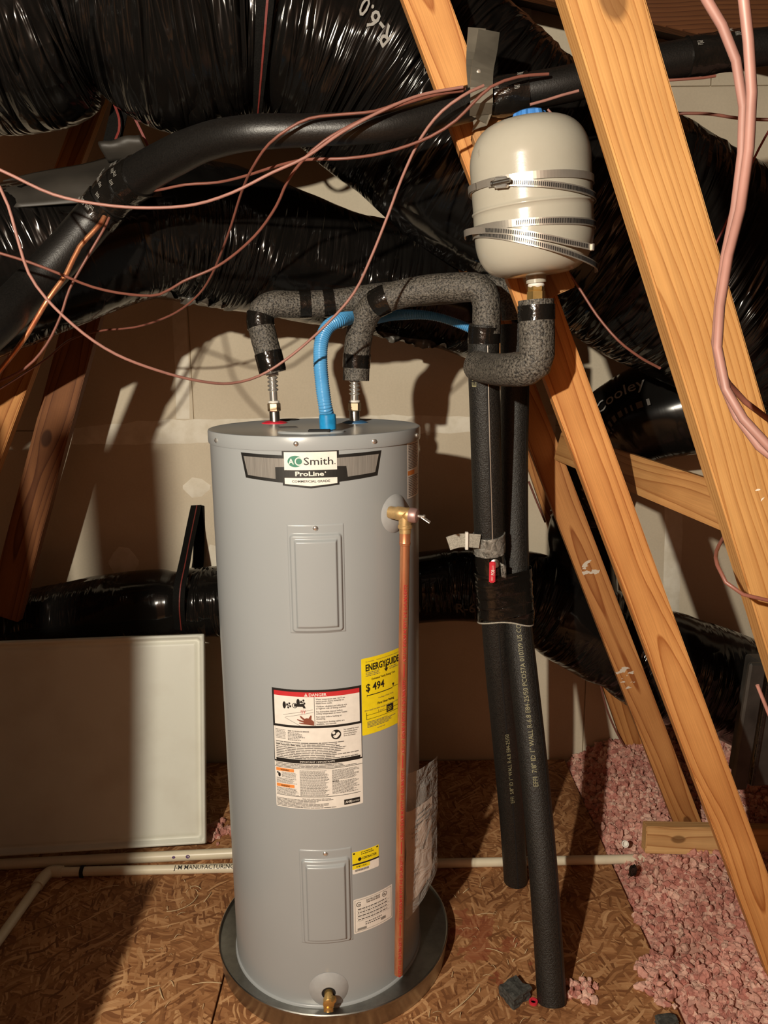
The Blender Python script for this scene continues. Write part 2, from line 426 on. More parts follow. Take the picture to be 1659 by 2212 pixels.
m_orange = plain('label_orange', (.80, .27, .06), .45)
m_dangerred = plain('label_red', (.55, .03, .035), .42)
m_green = plain('badge_green', (.03, .20, .13), .42)
m_skin = plain('printed_hand_brown', (.22, .06, .035), .5)
t = NT('brushed_silver', .30, (.5, .47, .43), .35, .5); v = t.coord('Object', (900, 900, 14)); n1 = t.noise(v, 1, 2); t.color(t.ramp(n1.outputs['Fac'], [(.3, (.26, .245, .225)), (.7, (.40, .375, .345))])); m_silver = t.m
m_wire = plain('dusty_red_wire', (.19, .068, .048), .45, speck=.12, scale=30)
m_wirepink = plain('pink_wire', (.30, .14, .112), .5, speck=.12, scale=30)
m_wirenear = plain('rose_wire', (.215, .105, .085), .5, speck=.12, scale=30)
m_wiredark = plain('maroon_wire', (.20, .035, .03), .5)
m_pvc = plain('cream_pvc', (.72, .64, .48), .35, speck=.07, scale=12)
m_primer = plain('purple_primer', (.10, .045, .14), .6)
m_panel = NT('white_moulded_plastic', .42, (.68, .68, .60), 0, .4)
v = m_panel.coord(); n1 = m_panel.noise(v, 5, 5); n2 = m_panel.noise(v, 160, 2); m_panel.color(m_panel.ramp(n1.outputs['Fac'], [(.25, (.60, .58, .50)), (.55, (.68, .68, .60))])); m_panel.bump(n2.outputs['Fac'], .05, .001); m_panel = m_panel.m
t = NT('pink_loose_fill', .95, (.6, .33, .30), 0, .1)
gi = t.n('ShaderNodeNewGeometry'); n1 = t.noise(t.coord(), 90, 3); n2 = t.noise(t.coord(), 6, 3)
c = t.ramp(gi.outputs['Random Per Island'], [(0, (.54, .22, .18)), (.5, (.68, .34, .275)), (1, (.84, .56, .45))])
c = t.mix(.5, c, t.ramp(n1.outputs['Fac'], [(.3, (.55, .5, .5)), (.65, (1, 1, 1))]), 'MULTIPLY')
c = t.mix(.6, c, t.ramp(n2.outputs['Fac'], [(.32, (.62, .58, .55)), (.6, (1, 1, 1))]), 'MULTIPLY')
t.color(c); t.bump(n1.outputs['Fac'], .5, .004); m_pink = t.m
m_charcoal = plain('charcoal_foam', (.05, .05, .045), .85, speck=.5, scale=120, bump=.8)
m_straw = plain('pale_straw', (.56, .40, .22), .7)
m_greytape = NT('silver_duct_tape', .38, (.30, .30, .27), .35, .5); v = m_greytape.coord(); n1 = m_greytape.noise(v, 70, 4, .6, .6); m_greytape.color(m_greytape.ramp(n1.outputs['Fac'], [(.35, (.07, .07, .06)), (.6, (.36, .35, .32))])); m_greytape.bump(n1.outputs['Fac'], .8, .006); m_greytape = m_greytape.m
m_webgrey = plain('grey_woven_strap', (.34, .32, .27), .8, speck=.3, scale=300, bump=.5)
m_card = plain('grey_galvanised_strap', (.34, .31, .25), .40, .75, speck=.25, scale=12)
m_sheetmetal = plain('dark_sheet_metal', (.075, .068, .06), .45, .5, speck=.4, scale=10)
t = NT('clear_film', .12, (.9, .88, .84), 0, .5); t.b.inputs['Transmission Weight'].default_value = .0; t.b.inputs['Alpha'].default_value = .22
v = t.coord(); n1 = t.noise(v, 22, 3, .6, 1); t.bump(n1.outputs['Fac'], .8, .02); m_film = t.m
m_blocker = plain('blocker_board', (.30, .22, .15), .9)  # for the unseen light blocker added at the left
# ================================================================== the setting
WY = 3.03
wall = box('wall_back', (7.0, .10, 4.2), Matrix.Translation((0, WY + .06, 1.9)), m_dry, None, 0); tag(wall, kind='structure')
# drywall sheets with open joints, hung on the framing behind them
def sheet(x0, x1, z0, z1):
    return box('drywall_sheet', (x1 - x0 - .004, .012, z1 - z0 - .003), Matrix.Translation(((x0 + x1) / 2, WY + .006, (z0 + z1) / 2)), m_dry, wall, .0015)
JX = at(412, 780, WY).x; JX2 = at(700, 780, WY).x
JZ = at(600, 925, WY).z
xs_up = [-3.4, JX - 2.44, JX, JX + 1.72, 3.4]
xs_lo = [-3.4, -1.6, .84, 1.95, 3.4]
for a, b in zip(xs_up, xs_up[1:]): sheet(a, b, JZ, JZ + 1.22)
for a, b in zip(xs_lo, xs_lo[1:]): sheet(a, b, -.05, JZ)
for a, b in zip([-3.4, -.4, 1.2, 3.4], [-.4, 1.2, 3.4]): sheet(a, b, JZ + 1.22, JZ + 2.44)
def mudband(pts_px, name='joint_tape'):
    """uneven smear of joint compound: (px, py_top, py_bottom)"""
    v, f = [], []
    top = catmull([at(a, b, WY - .001) for a, b, c in pts_px], .03); n = len(top)
    bot = catmull([at(a, c, WY - .001) for a, b, c in pts_px], .03)
    m = max(len(top), len(bot)); 
    def rs(L, i): 
        x = i / (m - 1) * (len(L) - 1); k = min(int(x), len(L) - 2); return L[k].lerp(L[k + 1], x - k)
    for i in range(m):
        a = rs(top, i); b = rs(bot, i)
        j = .006 * mnoise.noise(Vector((i * .5, 1, 2))); q = .008 * mnoise.noise(Vector((i * .45, 5, 2)))
        a.z += j; b.z += q
        for t_, dy in ((0, 0.0012), (.15, -.0012), (.5, -.002), (.85, -.0012), (1, .0012)):
            p = a.lerp(b, t_); p.y += dy; v.append(p)
    for i in range(m - 1):
        for k in range(4): f.append((i * 5 + k, i * 5 + k + 1, (i + 1) * 5 + k + 1, (i + 1) * 5 + k))
    return mesh(name, v, f, m_mud, wall, True)
mudband([(150, 925, 960), (330, 908, 960), (480, 905, 955), (620, 902, 948), (780, 897, 938), (900, 897, 937), (1010, 900, 935), (1200, 895, 935)])
def mudv(pts_px):
    """vertical band: (py, px_left, px_right)"""
    v, f = [], []; n = len(pts_px)
    rows = []
    for py, a, b in pts_px: rows.append((at(a, py, WY - .001), at(b, py, WY - .001)))
    for i, (a, b) in enumerate(rows):
        for t_, dy in ((0, 0.0012), (.15, -.0012), (.5, -.002), (.85, -.0012), (1, .0012)):
            p = a.lerp(b, t_); p.y += dy; p.x += .004 * mnoise.noise(Vector((i * 1.7, t_ * 3, 0))); v.append(p)
    for i in range(n - 1):
        for k in range(4): f.append((i * 5 + k, i * 5 + k + 1, (i + 1) * 5 + k + 1, (i + 1) * 5 + k))
    return mesh('joint_tape', v, f, m_mud, wall, True)
mudv([(600, 372, 402), (700, 373, 404), (800, 377, 408), (905, 380, 410)])
mudv([(-60, 1122, 1144), (40, 1128, 1150), (120, 1132, 1154), (170, 1134, 1156)])
mudv([(1060, 1434, 1474), (1150, 1437, 1476), (1250, 1432, 1470), (1345, 1428, 1466)])
for (a, b, c, d) in ((395, 1030, 455, 1075), (235, 1180, 300, 1250), (440, 1175, 480, 1270)):      # dabs of compound over screws
    mudband([(a, (b + d) / 2 - 4, (b + d) / 2 + 4), ((a * 2 + c) / 3, b, d), ((a + 2 * c) / 3, b + 4, d - 2), (c, (b + d) / 2 - 3, (b + d) / 2 + 5)], 'compound_dab')

floor = box('floor', (5.2, 4.6, .06), Matrix.Translation((0, .95, -.085)), mw_dark, None, 0); tag(floor, kind='structure')
for a, b in ((-2.6, -1.685), (-1.680, -.462), (-.457, .757)):
    o = box('osb_sheet', (b - a, 4.3, .018), Matrix.Translation(((a + b) / 2, .86, -.009)), m_osb, floor, .0015)
# move texture origin to world so the flakes differ between sheets
ceil = box('ceiling', (7.4, 5.0, .02), Matrix.Translation((0, 1.2, 3.02)) @ Matrix.Rotation(math.radians(12), 4, 'Y'), mw_roof, None, 0); tag(ceil, kind='structure')
for y in (-.4, .2, .8, 1.4, 2.0, 2.6):
    box('rafter', (7.2, .04, .14), Matrix.Translation((0, y, 2.92)) @ Matrix.Rotation(math.radians(12), 4, 'Y'), mw_dark, ceil, .003)
blk = box('light_blocker_left', (1.14, .10, 1.0), Matrix.Translation((-.764 - .57, .92, .50)), m_blocker, None, .003); tag(blk, kind='structure')  # unseen blocker added left of view, shaped to shade the floor boards
box('blocker_upper', (1.08, .10, .48), Matrix.Translation((-.828 - .54, .92, 1.235)), m_blocker, blk, .003)  # added step that sets the shade edge on the leaning panel
box('blocker_end', (.8, .10, .34), Matrix.Translation((-.985 - .4, .92, 1.645)), m_blocker, blk, .003)  # added to put the left brace in shade
box('blocker_post', (.077, .089, 1.955), Matrix.Translation((-.8285, .30, .9775)), mw_dark, blk, .003)  # unseen upright added near the lamp for a soft shadow on the drywall
wr = box('wall_rear', (7.0, .10, 4.2), Matrix.Translation((0, -1.35, 1.9)), mw_dark, None, 0); tag(wr, kind='structure')

# ================================================================== framing
def beam(name, label, A, B, width, thick, mat, cat='beam', normal=(0, -1, 0), group=None, parent=None, cuts=None):
    A, B = Vector(A), Vector(B); x = (B - A); L = x.length; x.normalize()
    z = Vector(normal); z = (z - x * z.dot(x)).normalized(); y = z.cross(x)
    m = Matrix.Identity(4)
    for i, a in enumerate((x, y, z)):
        for k in range(3): m[k][i] = a[k]
    m.translation = A
    bm = bmesh.new(); bmesh.ops.create_cube(bm, size=1)
    for v in bm.verts: v.co = Vector(((v.co.x + .5) * L, v.co.y * width, v.co.z * thick))
    if cuts: cuts(bm, L)
    bmesh.ops.bevel(bm, geom=bm.edges[:], offset=.0025, segments=2, affect='EDGES')
    o = finish(bm, name, mat)
    o.matrix_world = m
    if label: tag(o, label, cat, group)
    return o
# nearest brace on the right, lit bright
A = at(1256, -130, 1.03); B = at(1790, 1640, 1.03)
d1 = (B - A).normalized(); kx = (at(1265, 25, 1.03) - A).dot(d1)
m1 = wood('pine_front_brace', (.50, .268, .092), (.32, .135, .035), knots=[(kx, .008, .019, .015)], center=(.035, -.02), ringscale=40, wear=[((at(1570, 1075, 1.03) - A).dot(d1), .0,   .016)])
beam('truss_web', 'thick golden pine brace nearest the camera, slanting down at the right', A, B, .089, .038, m1, 'beam')
# brace behind the expansion tank
A = at(862, -150, 1.77); B = at(1745, 2240, 1.77)
m2 = wood('pine_mid_brace', (.74, .36, .12), (.40, .135, .032), center=(.0, -.045), ringscale=36)
beam('truss_web', 'long pine brace passing behind the cream expansion tank down to lower right', A, B, .089, .038, m2, 'beam')
# one behind, foot knot
A = at(1487, 1785, 2.43); B = at(1003, 522, 2.43)
beam('truss_web', 'paint-scuffed pine brace with a knot at its foot, behind the short block', A, B, .089, .038, mw_foot, 'beam')
A = at(1405, 1715, 2.955); B = at(1040, 640, 2.955)
beam('truss_web', 'rearmost pine brace in half shadow beside the pipe risers', A, B, .089, .038, mw_plain, 'beam')
# level brace
beam('lateral_brace', 'pine cross brace running behind the slanting braces at mid height', at(1216, 965, 2.40), at(1620, 1115, 1.45), .089, .038, wood('pine_cross_brace', (.58, .31, .115), (.34, .14, .042), center=(.0, -.02), ringscale=26), 'beam', normal=(-.4, -1, .1))
# short block on the insulation
beam('wood_block', 'short sawn pine block lying on the pink insulation', at(1391, 1808, 2.27), at(1700, 1815, 2.27), .092, .042, mw_block, 'wood block', normal=(0, -1, .12))
# backing board behind tank with clipped corners
def clip(bm, L):
    for s in (-1, 1):
        es = [e for e in bm.edges if all(v.co.x < 1e-4 and v.co.y * s > 0 for v in e.verts)]
        bmesh.ops.bevel(bm, geom=es, offset=.016 if s < 0 else .028, segments=1, affect='EDGES')
beam('backing_board', 'short pine backing board with clipped corners, behind the tank top', at(1056, 258, 1.715), at(1196, 640, 1.715), .092, .036, wood('pine_backing', (.50, .27, .11), (.32, .15, .055), ringscale=30), 'board', cuts=clip)
# left side framing, mostly in shade
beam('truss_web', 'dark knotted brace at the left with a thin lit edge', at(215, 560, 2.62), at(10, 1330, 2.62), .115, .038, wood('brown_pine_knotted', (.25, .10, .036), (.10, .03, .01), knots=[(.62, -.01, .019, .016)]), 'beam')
beam('truss_web', 'brace at the left edge, dark above and orange where lit', at(110, 620, 2.45), at(-95, 1180, 2.45), .089, .038, mw_plain, 'beam')
beam('truss_web', 'thin brace between the two upper ducts at left, lit near its foot', at(232, 140, 2.72), at(140, 390, 2.72), .075, .038, mw_plain, 'beam')

# ================================================================== ducts
def wrinkle(seed, amp, straps=(), sag=0.012):
    def f(s, a):
        ca, sa = math.cos(a), math.sin(a)
        r = amp * 1.6 * mnoise.noise(Vector((s * 3.2 + seed, ca * 1.2, sa * 1.2)))
        mk = smooth(-.15, .35, mnoise.noise(Vector((s * 4.0 + seed * 2, ca * 1.6 + 7, sa * 1.6))))
        q = mnoise.noise(Vector((s * 22 + seed, ca * 2.0, sa * 2.0)))
        r += amp * .55 * mk * (.5 - abs(q)) 
        q = mnoise.noise(Vector((s * 55 + seed, ca * 3.2, sa * 3.2)))
        r += amp * .28 * mk * (.5 - abs(q))
        for sp in straps:
            d = abs(s - sp); r -= sag * math.exp(-(d / .03) ** 2); r -= .5 * sag * math.exp(-(d / .12) ** 2)
        return r
    return f
class Print:
    """flat print laid out in metres (u right, v up), mapped to a skin afterwards"""
    def __init__(s): s.d = {}
    def add(s, mat, layer, verts, faces):
        V, Fc = s.d.setdefault((layer, mat), ([], [])); n = len(V); V.extend(verts); Fc.extend([tuple(i + n for i in f) for f in faces])
    def rect(s, mat, x0, y0, x1, y1, layer=1): s.add(mat, layer, [(x0, y0), (x1, y0), (x1, y1), (x0, y1)], [(0, 1, 2, 3)])
    def poly(s, mat, pts, layer=1): s.add(mat, layer, pts, [tuple(range(len(pts)))])
    def disc(s, mat, x, y, rx, ry=None, layer=1, n=28):
        ry = ry or rx; s.poly(mat, [(x + rx * math.cos(2 * pi * k / n), y + ry * math.sin(2 * pi * k / n)) for k in range(n)], layer)
    def ring(s, mat, x, y, r, w_, layer=1, n=36, a0=0, a1=2 * pi):
        v, f = [], []
        for k in range(n + 1):
            a = a0 + (a1 - a0) * k / n
            v += [(x + r * math.cos(a), y + r * math.sin(a)), (x + (r - w_) * math.cos(a), y + (r - w_) * math.sin(a))]
            if k: f.append((2 * k - 2, 2 * k, 2 * k + 1, 2 * k - 1))
        s.add(mat, layer, v, f)
    def line(s, mat, x0, y0, x1, y1, w_, layer=1):
        d = Vector((x1 - x0, y1 - y0)).normalized() * w_ / 2
        s.add(mat, layer, [(x0 + d.y, y0 - d.x), (x1 + d.y, y1 - d.x), (x1 - d.y, y1 + d.x), (x0 - d.y, y0 + d.x)], [(0, 1, 2, 3)])
    def text(s, mat, body, x, y, size, layer=2, bold=0.0, width=None, align='L', shear=0, res=2):
        cu = bpy.data.curves.new('print_tmp', 'FONT'); cu.body = body; cu.size = size; cu.offset = bold * size; cu.resolution_u = res; cu.shear = shear
        ob = bpy.data.objects.new('print_tmp', cu); COL.objects.link(ob); dg = bpy.context.evaluated_depsgraph_get()
        me = bpy.data.meshes.new_from_object(ob.evaluated_get(dg))
        V = [(v.co.x, v.co.y) for v in me.vertices]; Fc = [tuple(p.vertices) for p in me.polygons]
        bpy.data.objects.remove(ob); bpy.data.curves.remove(cu); bpy.data.meshes.remove(me)
        if not V: return
        x0 = min(a for a, b in V); x1 = max(a for a, b in V); k = (width / (x1 - x0)) if width else 1.0
        wd = (x1 - x0) * k; ox = {'L': 0, 'C': -wd / 2, 'R': -wd}[align]
        s.add(mat, layer, [(x + ox + (a - x0) * k, y + b) for a, b in V], Fc)
    def small(s, mat, x0, y0, x1, y1, n, layer=1, seed=0, fill=.62, ragged=.25):
        """rows too small to read: word-long strokes"""
        R = random.Random(seed); dy = (y1 - y0) / n
        for k in range(n):
            yy = y1 - (k + .5) * dy; x = x0; xe = x1 - (x1 - x0) * ragged * R.random()
            while x < xe:
                l_ = (x1 - x0) * R.uniform(.03, .11); l_ = min(l_, xe - x)
                s.rect(mat, x, yy - dy * fill / 2.6, x + l_, yy + dy * fill / 2.6, layer); x += l_ + dy * .30
    def emit(s, fn, parent, name='lettering', step=.008, lift=.0004, base=.0003):
        bm = bmesh.new(); mats = []
        for (layer, mat), (V, Fc) in sorted(s.d.items(), key=lambda q: (q[0][0], q[0][1].name)):
            if mat not in mats: mats.append(mat)
            b2 = bmesh.new(); vs = [b2.verts.new((a, b, 0)) for a, b in V]
            for f in Fc:
                try: b2.faces.new([vs[i] for i in f])
                except ValueError: pass
            if step:
                xs = [a for a, b in V]; x = math.floor(min(xs) / step + 1) * step
                while x < max(xs):
                    bmesh.ops.bisect_plane(b2, geom=b2.verts[:] + b2.edges[:] + b2.faces[:], plane_co=(x, 0, 0), plane_no=(1, 0, 0)); x += step
            mp_ = {}
            for v in b2.verts: mp_[v] = bm.verts.new(fn(v.co.x, v.co.y, base + lift * layer))
            for f in b2.faces:
                try: nf = bm.faces.new([mp_[v] for v in f.verts]); nf.material_index = mats.index(mat)
                except ValueError: pass
            b2.free()
        o = finish(bm, name, mats[0], parent)
        for m_ in mats[1:]: o.data.materials.append(m_)
        if name in ('print', 'lettering', 'barcode'): o['kind'] = 'stuff'
        return [o]

def strap_ring(name, tube, s0, wdt, mat, parent, off=.004, a0=0, a1=2 * pi, n=48, tail=None):
    v, f = [], []
    for k in range(n + 1):
        a = a0 + (a1 - a0) * k / n
        for ds, o in ((-wdt / 2, off * .3), (-wdt / 2, off), (wdt / 2, off), (wdt / 2, off * .3)):
            v.append(tube.surf(s0 + ds, a, o))
    for k in range(n):
        for j in range(3): f.append((k * 4 + j, k * 4 + j + 1, (k + 1) * 4 + j + 1, (k + 1) * 4 + j))
    return mesh(name, v, f, mat, parent, False)

# --- the big top duct, from upper left bending down to the right
pts = px_path([(-420, 30, 2.0), (-150, 5, 2.02), (60, 0, 2.05), (178, -25, 2.06), (360, 0, 2.08), (572, 5, 2.1), (760, 80, 2.16), (900, 190, 2.2), (1040, 320, 2.2), (1250, 440, 2.2), (1450, 560, 2.2), (1800, 760, 2.2)])
rr = [.275, .275, .275, .245, .285, .290, .285, .285, .29, .29, .29, .29]
T1 = Tube(pts, rr, .018)
big = thing('flex_duct', pts[0], 'largest black film-wrapped duct across the top, bending down to the right', 'duct')
sA = T1.near(at(178, -10, 2.06)); sB = T1.near(at(574, 5, 2.1))
T1.build('jacket', m_duct_big, big, 120, wrinkle(1.0, .020, (sA, sB), .02), cap=True)
st = strap_ring('hanging_strap', T1, sB, .030, m_strapw, big, .008); st['label'] = 'black webbing strap with red line'
strap_ring('red_line', T1, sB + .004, .004, m_redthread, st, .0095)
P = Print()
P.text(m_print, 'R-6.0', 0, 0, .054, bold=.012)
P.text(m_printdim, 'FLEXIBLE AIR DUCT', -.15, -.075, .032, bold=.01, width=.40)
P.rect(m_print, .19, -.15, .212, -.02); P.rect(m_print, .222, -.15, .244, -.02)
s0 = T1.near(at(862, 108, 2.2)) - .035
cr_, sr_ = math.cos(math.radians(16)), math.sin(math.radians(16))
P.emit(lambda u, v, o: T1.surf(s0 - (u * cr_ + v * sr_), math.radians(104) + (v * cr_ - u * sr_) / .285, o + .012), big, step=.02)
# --- middle duct
pts = px_path([(-350, 690, 1.92), (-100, 610, 2.06), (110, 550, 2.17), (310, 497, 2.28), (480, 512, 2.40), (640, 560, 2.48), (830, 602, 2.55), (1000, 655, 2.62), (1085, 700, 2.72), (1120, 740, 2.9)])
T2 = Tube(pts, [.21, .205, .195, .195, .195, .185, .18, .155, .15, .15], .016)
mid = thing('flex_duct', pts[0], 'middle black film-wrapped duct running behind the foam water pipes', 'duct')
T2.build('jacket', m_duct, mid, 96, wrinkle(5.0, .015, (), 0), cap=True)
# ruffled film hem under the duct
def ruffle(name, tube, s0, s1, ang, wid, mat, parent, seed):
    v, f = [], []; n = int((s1 - s0) / .008)
    for i in range(n + 1):
        s = s0 + (s1 - s0) * i / n; e = math.sin(pi * i / n) ** .4
        for k in range(6):
            o = -.01 + wid * e * k / 5
            a = ang + .16 * (k / 5) * mnoise.noise(Vector((i * .35 + seed, k * .3, 0))) * 2.2
            p = tube.surf(s, a, o * (1 + .4 * mnoise.noise(Vector((i * .22, 3, seed))))); v.append(p)
    for i in range(n):
        for k in range(5): f.append((i * 6 + k, i * 6 + k + 1, (i + 1) * 6 + k + 1, (i + 1) * 6 + k))
    return mesh(name, v, f, mat, parent, True)
m_hem = plain('grey_film_hem', (.085, .078, .066), .35)
ruffle('film_hem', T2, T2.near(at(820, 592, 2.55)), T2.near(at(1010, 660, 2.6)), math.radians(165), .035, m_hem, mid, 1)
ruffle('film_hem', T2, T2.near(at(300, 492, 2.4)), T2.near(at(560, 520, 2.46)), math.radians(168), .030, m_hem, mid, 5)
# loose flap of wrap lying over the duct at the left
def flap(name, quad, mat, parent, nu=16, nv=10, amp=.012, seed=0, thick=.004, bow=.03):
    v, f = [], []
    a, b, c, d = quad
    for i in range(nu + 1):
        for k in range(nv + 1):
            u_, w_ = i / nu, k / nv
            p = (a.lerp(b, u_)).lerp(d.lerp(c, u_), w_)
            p = p + Vector((0, -1, .2)) * (amp * mnoise.noise(Vector((u_ * 3 + seed, w_ * 2, seed))) + bow * math.sin(pi * w_))
            v.append(p)
    for i in range(nu):
        for k in range(nv): f.append((i * (nv + 1) + k, (i + 1) * (nv + 1) + k, (i + 1) * (nv + 1) + k + 1, i * (nv + 1) + k + 1))
    o = mesh(name, v, f, mat, parent, True)
    md = o.modifiers.new('thick', 'SOLIDIFY'); md.thickness = thick
    return o
flap('loose_flap', (at(10, 392, 2.12), at(345, 318, 2.22), at(350, 425, 2.06), at(30, 450, 1.99)), m_flap, mid, seed=3)
flap('flap_fold', (at(225, 318, 2.15), at(305, 296, 2.15), at(330, 345, 2.15), at(235, 350, 2.12)), m_flap, mid, seed=8, bow=.05)
# --- lower duct behind the heater
pts = px_path([(-250, 1365, 2.78), (0, 1350, 2.78), (130, 1335, 2.78), (300, 1312, 2.78), (480, 1300, 2.78), (700, 1280, 2.78), (905, 1268, 2.78), (1040, 1265, 2.76), (1150, 1288, 2.74), (1240, 1335, 2.72), (1350, 1402, 2.70), (1450, 1445, 2.68), (1560, 1475, 2.66), (1760, 1560, 2.6)])
T3 = Tube(pts, [.125, .12, .125, .135, .14, .14, .135, .135, .155, .175, .185, .20, .20, .20], .016)
low = thing('flex_duct', pts[0], 'lowest black film-wrapped duct passing behind the water heater', 'duct')
sC = T3.near(at(385, 1305, 2.78)); sD = T3.near(at(1345, 1400, 2.7))
T3.build('jacket', m_duct, low, 84, wrinkle(9.0, .011, (sC, sD), .012), cap=True)
P = Print(); P.text(m_printdim, 'R-6', 0, 0, .055, bold=.01)
s1 = T3.near(at(985, 1268, 2.77))
P.emit(lambda u, v, o: T3.surf(s1 + u, math.radians(117) - v / .135, o + .006), low, step=.02)
# strap that hangs it from the wall
sp = thing('hanging_strap', at(425, 1095, WY - .01), 'black webbing strap nailed to the drywall, slung under the lowest duct', 'strap')
def ribbon(name, pts, wid, mat, parent, nrm=(0, -1, 0), th=.0025, step=.015):
    T = Tube(pts, .01, step, ref=nrm); v, f = [], []; n = len(T.P)
    for i in range(n):
        for a, b in ((-.5, 0), (.5, 0), (.5, 1), (-.5, 1)): v.append(T.P[i] + T.B[i] * a * wid + T.N[i] * b * th)
    for i in range(n - 1):
        for k in range(4): f.append((i * 4 + k, i * 4 + (k + 1) % 4, (i + 1) * 4 + (k + 1) % 4, (i + 1) * 4 + k))
    f += [(0, 3, 2, 1), tuple((n - 1) * 4 + k for k in range(4))]
    return mesh(name, v, f, mat, parent)
front = [at(424, 1092, WY - .02), at(412, 1150, 2.88), at(399, 1215, 2.72), at(388, 1270, 2.635), at(386, 1310, 2.62), at(390, 1360, 2.66)]
ribbon('front_strand', front, .042, m_strapw, sp)
ribbon('red_line', [p + Vector((.004, -.004, 0)) for p in front], .004, m_redthread, sp)
ribbon('rear_strand', [at(428, 1092, WY - .012), at(430, 1150, WY - .015), at(428, 1215, 2.93), at(424, 1240, 2.9)], .045, m_strapw, sp)
lathe('nail_head', [(0.006, 0), (.006, .003), (0, .004)], m_steel, sp, frame(at(426, 1097, WY - .026), (0, -1, 0)), 12)
# --- branch rising behind the right-hand braces
pts = px_path([(1268, 1330, 2.76), (1258, 1180, 2.74), (1268, 1040, 2.74), (1340, 930, 2.72), (1480, 870, 2.62), (1750, 850, 2.5)])
T4 = Tube(pts, [.115, .115, .125, .16, .175, .175], .016)
br = thing('flex_duct', pts[0], 'black branch duct with white lettering, rising behind the right-hand braces', 'duct')
T4.build('jacket', m_duct_soft, br, 72, wrinkle(14.0, .011), cap=True)
P = Print(); P.text(m_print, 'Cooley', .05, 0, .054, bold=.004); P.small(m_printdim, .03, -.07, .22, -.03, 1, layer=2, seed=3)
s2 = T4.near(at(1330, 930, 2.74)) - .03
P.emit(lambda u, v, o: T4.surf(s2 + u, math.radians(62) - v / .17, o + .014), br, step=.02)
# strap hanging over the middle duct
sp = thing('hanging_strap', at(262, 190, 2.2), 'black strap with red edge threads between the upper ducts at left', 'strap')
ribbon('webbing', [at(275, 170, 2.24), at(262, 225, 2.2), at(250, 275, 2.17), at(240, 318, 2.15)], .045, m_strapw, sp)
ribbon('red_thread', [at(243, 215, 2.17), at(258, 258, 2.15), at(257, 285, 2.14), at(250, 302, 2.13)], .006, m_redthread, sp)
ribbon('red_thread', [at(280, 232, 2.16), at(310, 294, 2.16), at(332, 342, 2.16)], .006, m_redthread, sp)
# sheet-metal boot at far right
bt = thing('duct_boot', at(1625, 1740, 2.2), 'dark sheet-metal duct boot at the right edge, behind the braces', 'duct boot')
Mb = frame(at(1622, 1570, 2.2), (0, 0, 1), (1, .15, 0)) @ Matrix.Rotation(math.radians(4), 4, 'Y')
box('face_panel', (.056, .02, .42), Mb, m_sheetmetal, bt, .006, (-.012, 0, 0))
box('side_panel', (.20, .12, .40), Mb, m_sheetmetal, bt, .006, (.135, .07, -.01))
box('slot_flange', (.012, .014, .39), Mb, m_tape, bt, .002, (.03, -.004, 0))
# ================================================================== water heater
HX, HY, HR, HT = -.171, 1.940, .2603, 1.517
HB = .070
heater = thing('water_heater', (HX, HY, .02), 'tall grey electric water heater standing in the metal drain pan', 'water heater')
def cyl(u, z, off=0.0):
    a = u / HR; r = HR + off
    return Vector((HX + r * math.sin(a), HY - r * math.cos(a), z))
def cylpx(px, py):
    d = ray(px, py); ox, oy = -HX, -HY
    a = d.x * d.x + d.y * d.y; b = 2 * (d.x * ox + d.y * oy); c = ox * ox + oy * oy - HR * HR
    D = b * b - 4 * a * c
    t_ = (-b - math.sqrt(max(0, D))) / (2 * a); p = CAM + d * t_
    return HR * math.atan2(p.x - HX, -(p.y - HY)), p.z
MH = Matrix.Translation((HX, HY, 0))
lathe('jacket', [(HR - .004, .022), (HR, .026), (HR, HT - .028)], m_jacket, heater, MH, 160)
lathe('base_ring', [(HR + .001, .022), (HR + .004, .024), (HR + .004, .062), (HR + .002, .066), (HR, .067)], m_jacket, heater, MH, 160)
lathe('top_cap', [(HR, HT - .033), (HR + .003, HT - .032), (HR + .004, HT - .028), (HR + .004, HT - .005), (HR + .0025, HT - .001), (HR - .001, HT), (HR - .006, HT - .002), (0, HT - .002)], m_jacket, heater, MH, 160)
for px, py in ((471, 951), (640, 958), (806, 953), (896, 940)):
    u, z = cylpx(px, py); p = cyl(u, z, .004); nrm = cyl(u, z, 1) - cyl(u, z, 0)
    lathe('screw', [(.0055, 0), (.0055, .002), (.0035, .004), (0, .0045)], m_chrome, heater, frame(p, nrm), 16)
for px, py in ((566, 2150), (711, 2186), (848, 2136)):
    u, z = cylpx(px, py); p = cyl(u, .045, .004); nrm = cyl(u, z, 1) - cyl(u, z, 0)
    lathe('screw', [(.005, 0), (.005, .002), (.003, .004), (0, .0045)], m_chrome, heater, frame(p, nrm), 16)
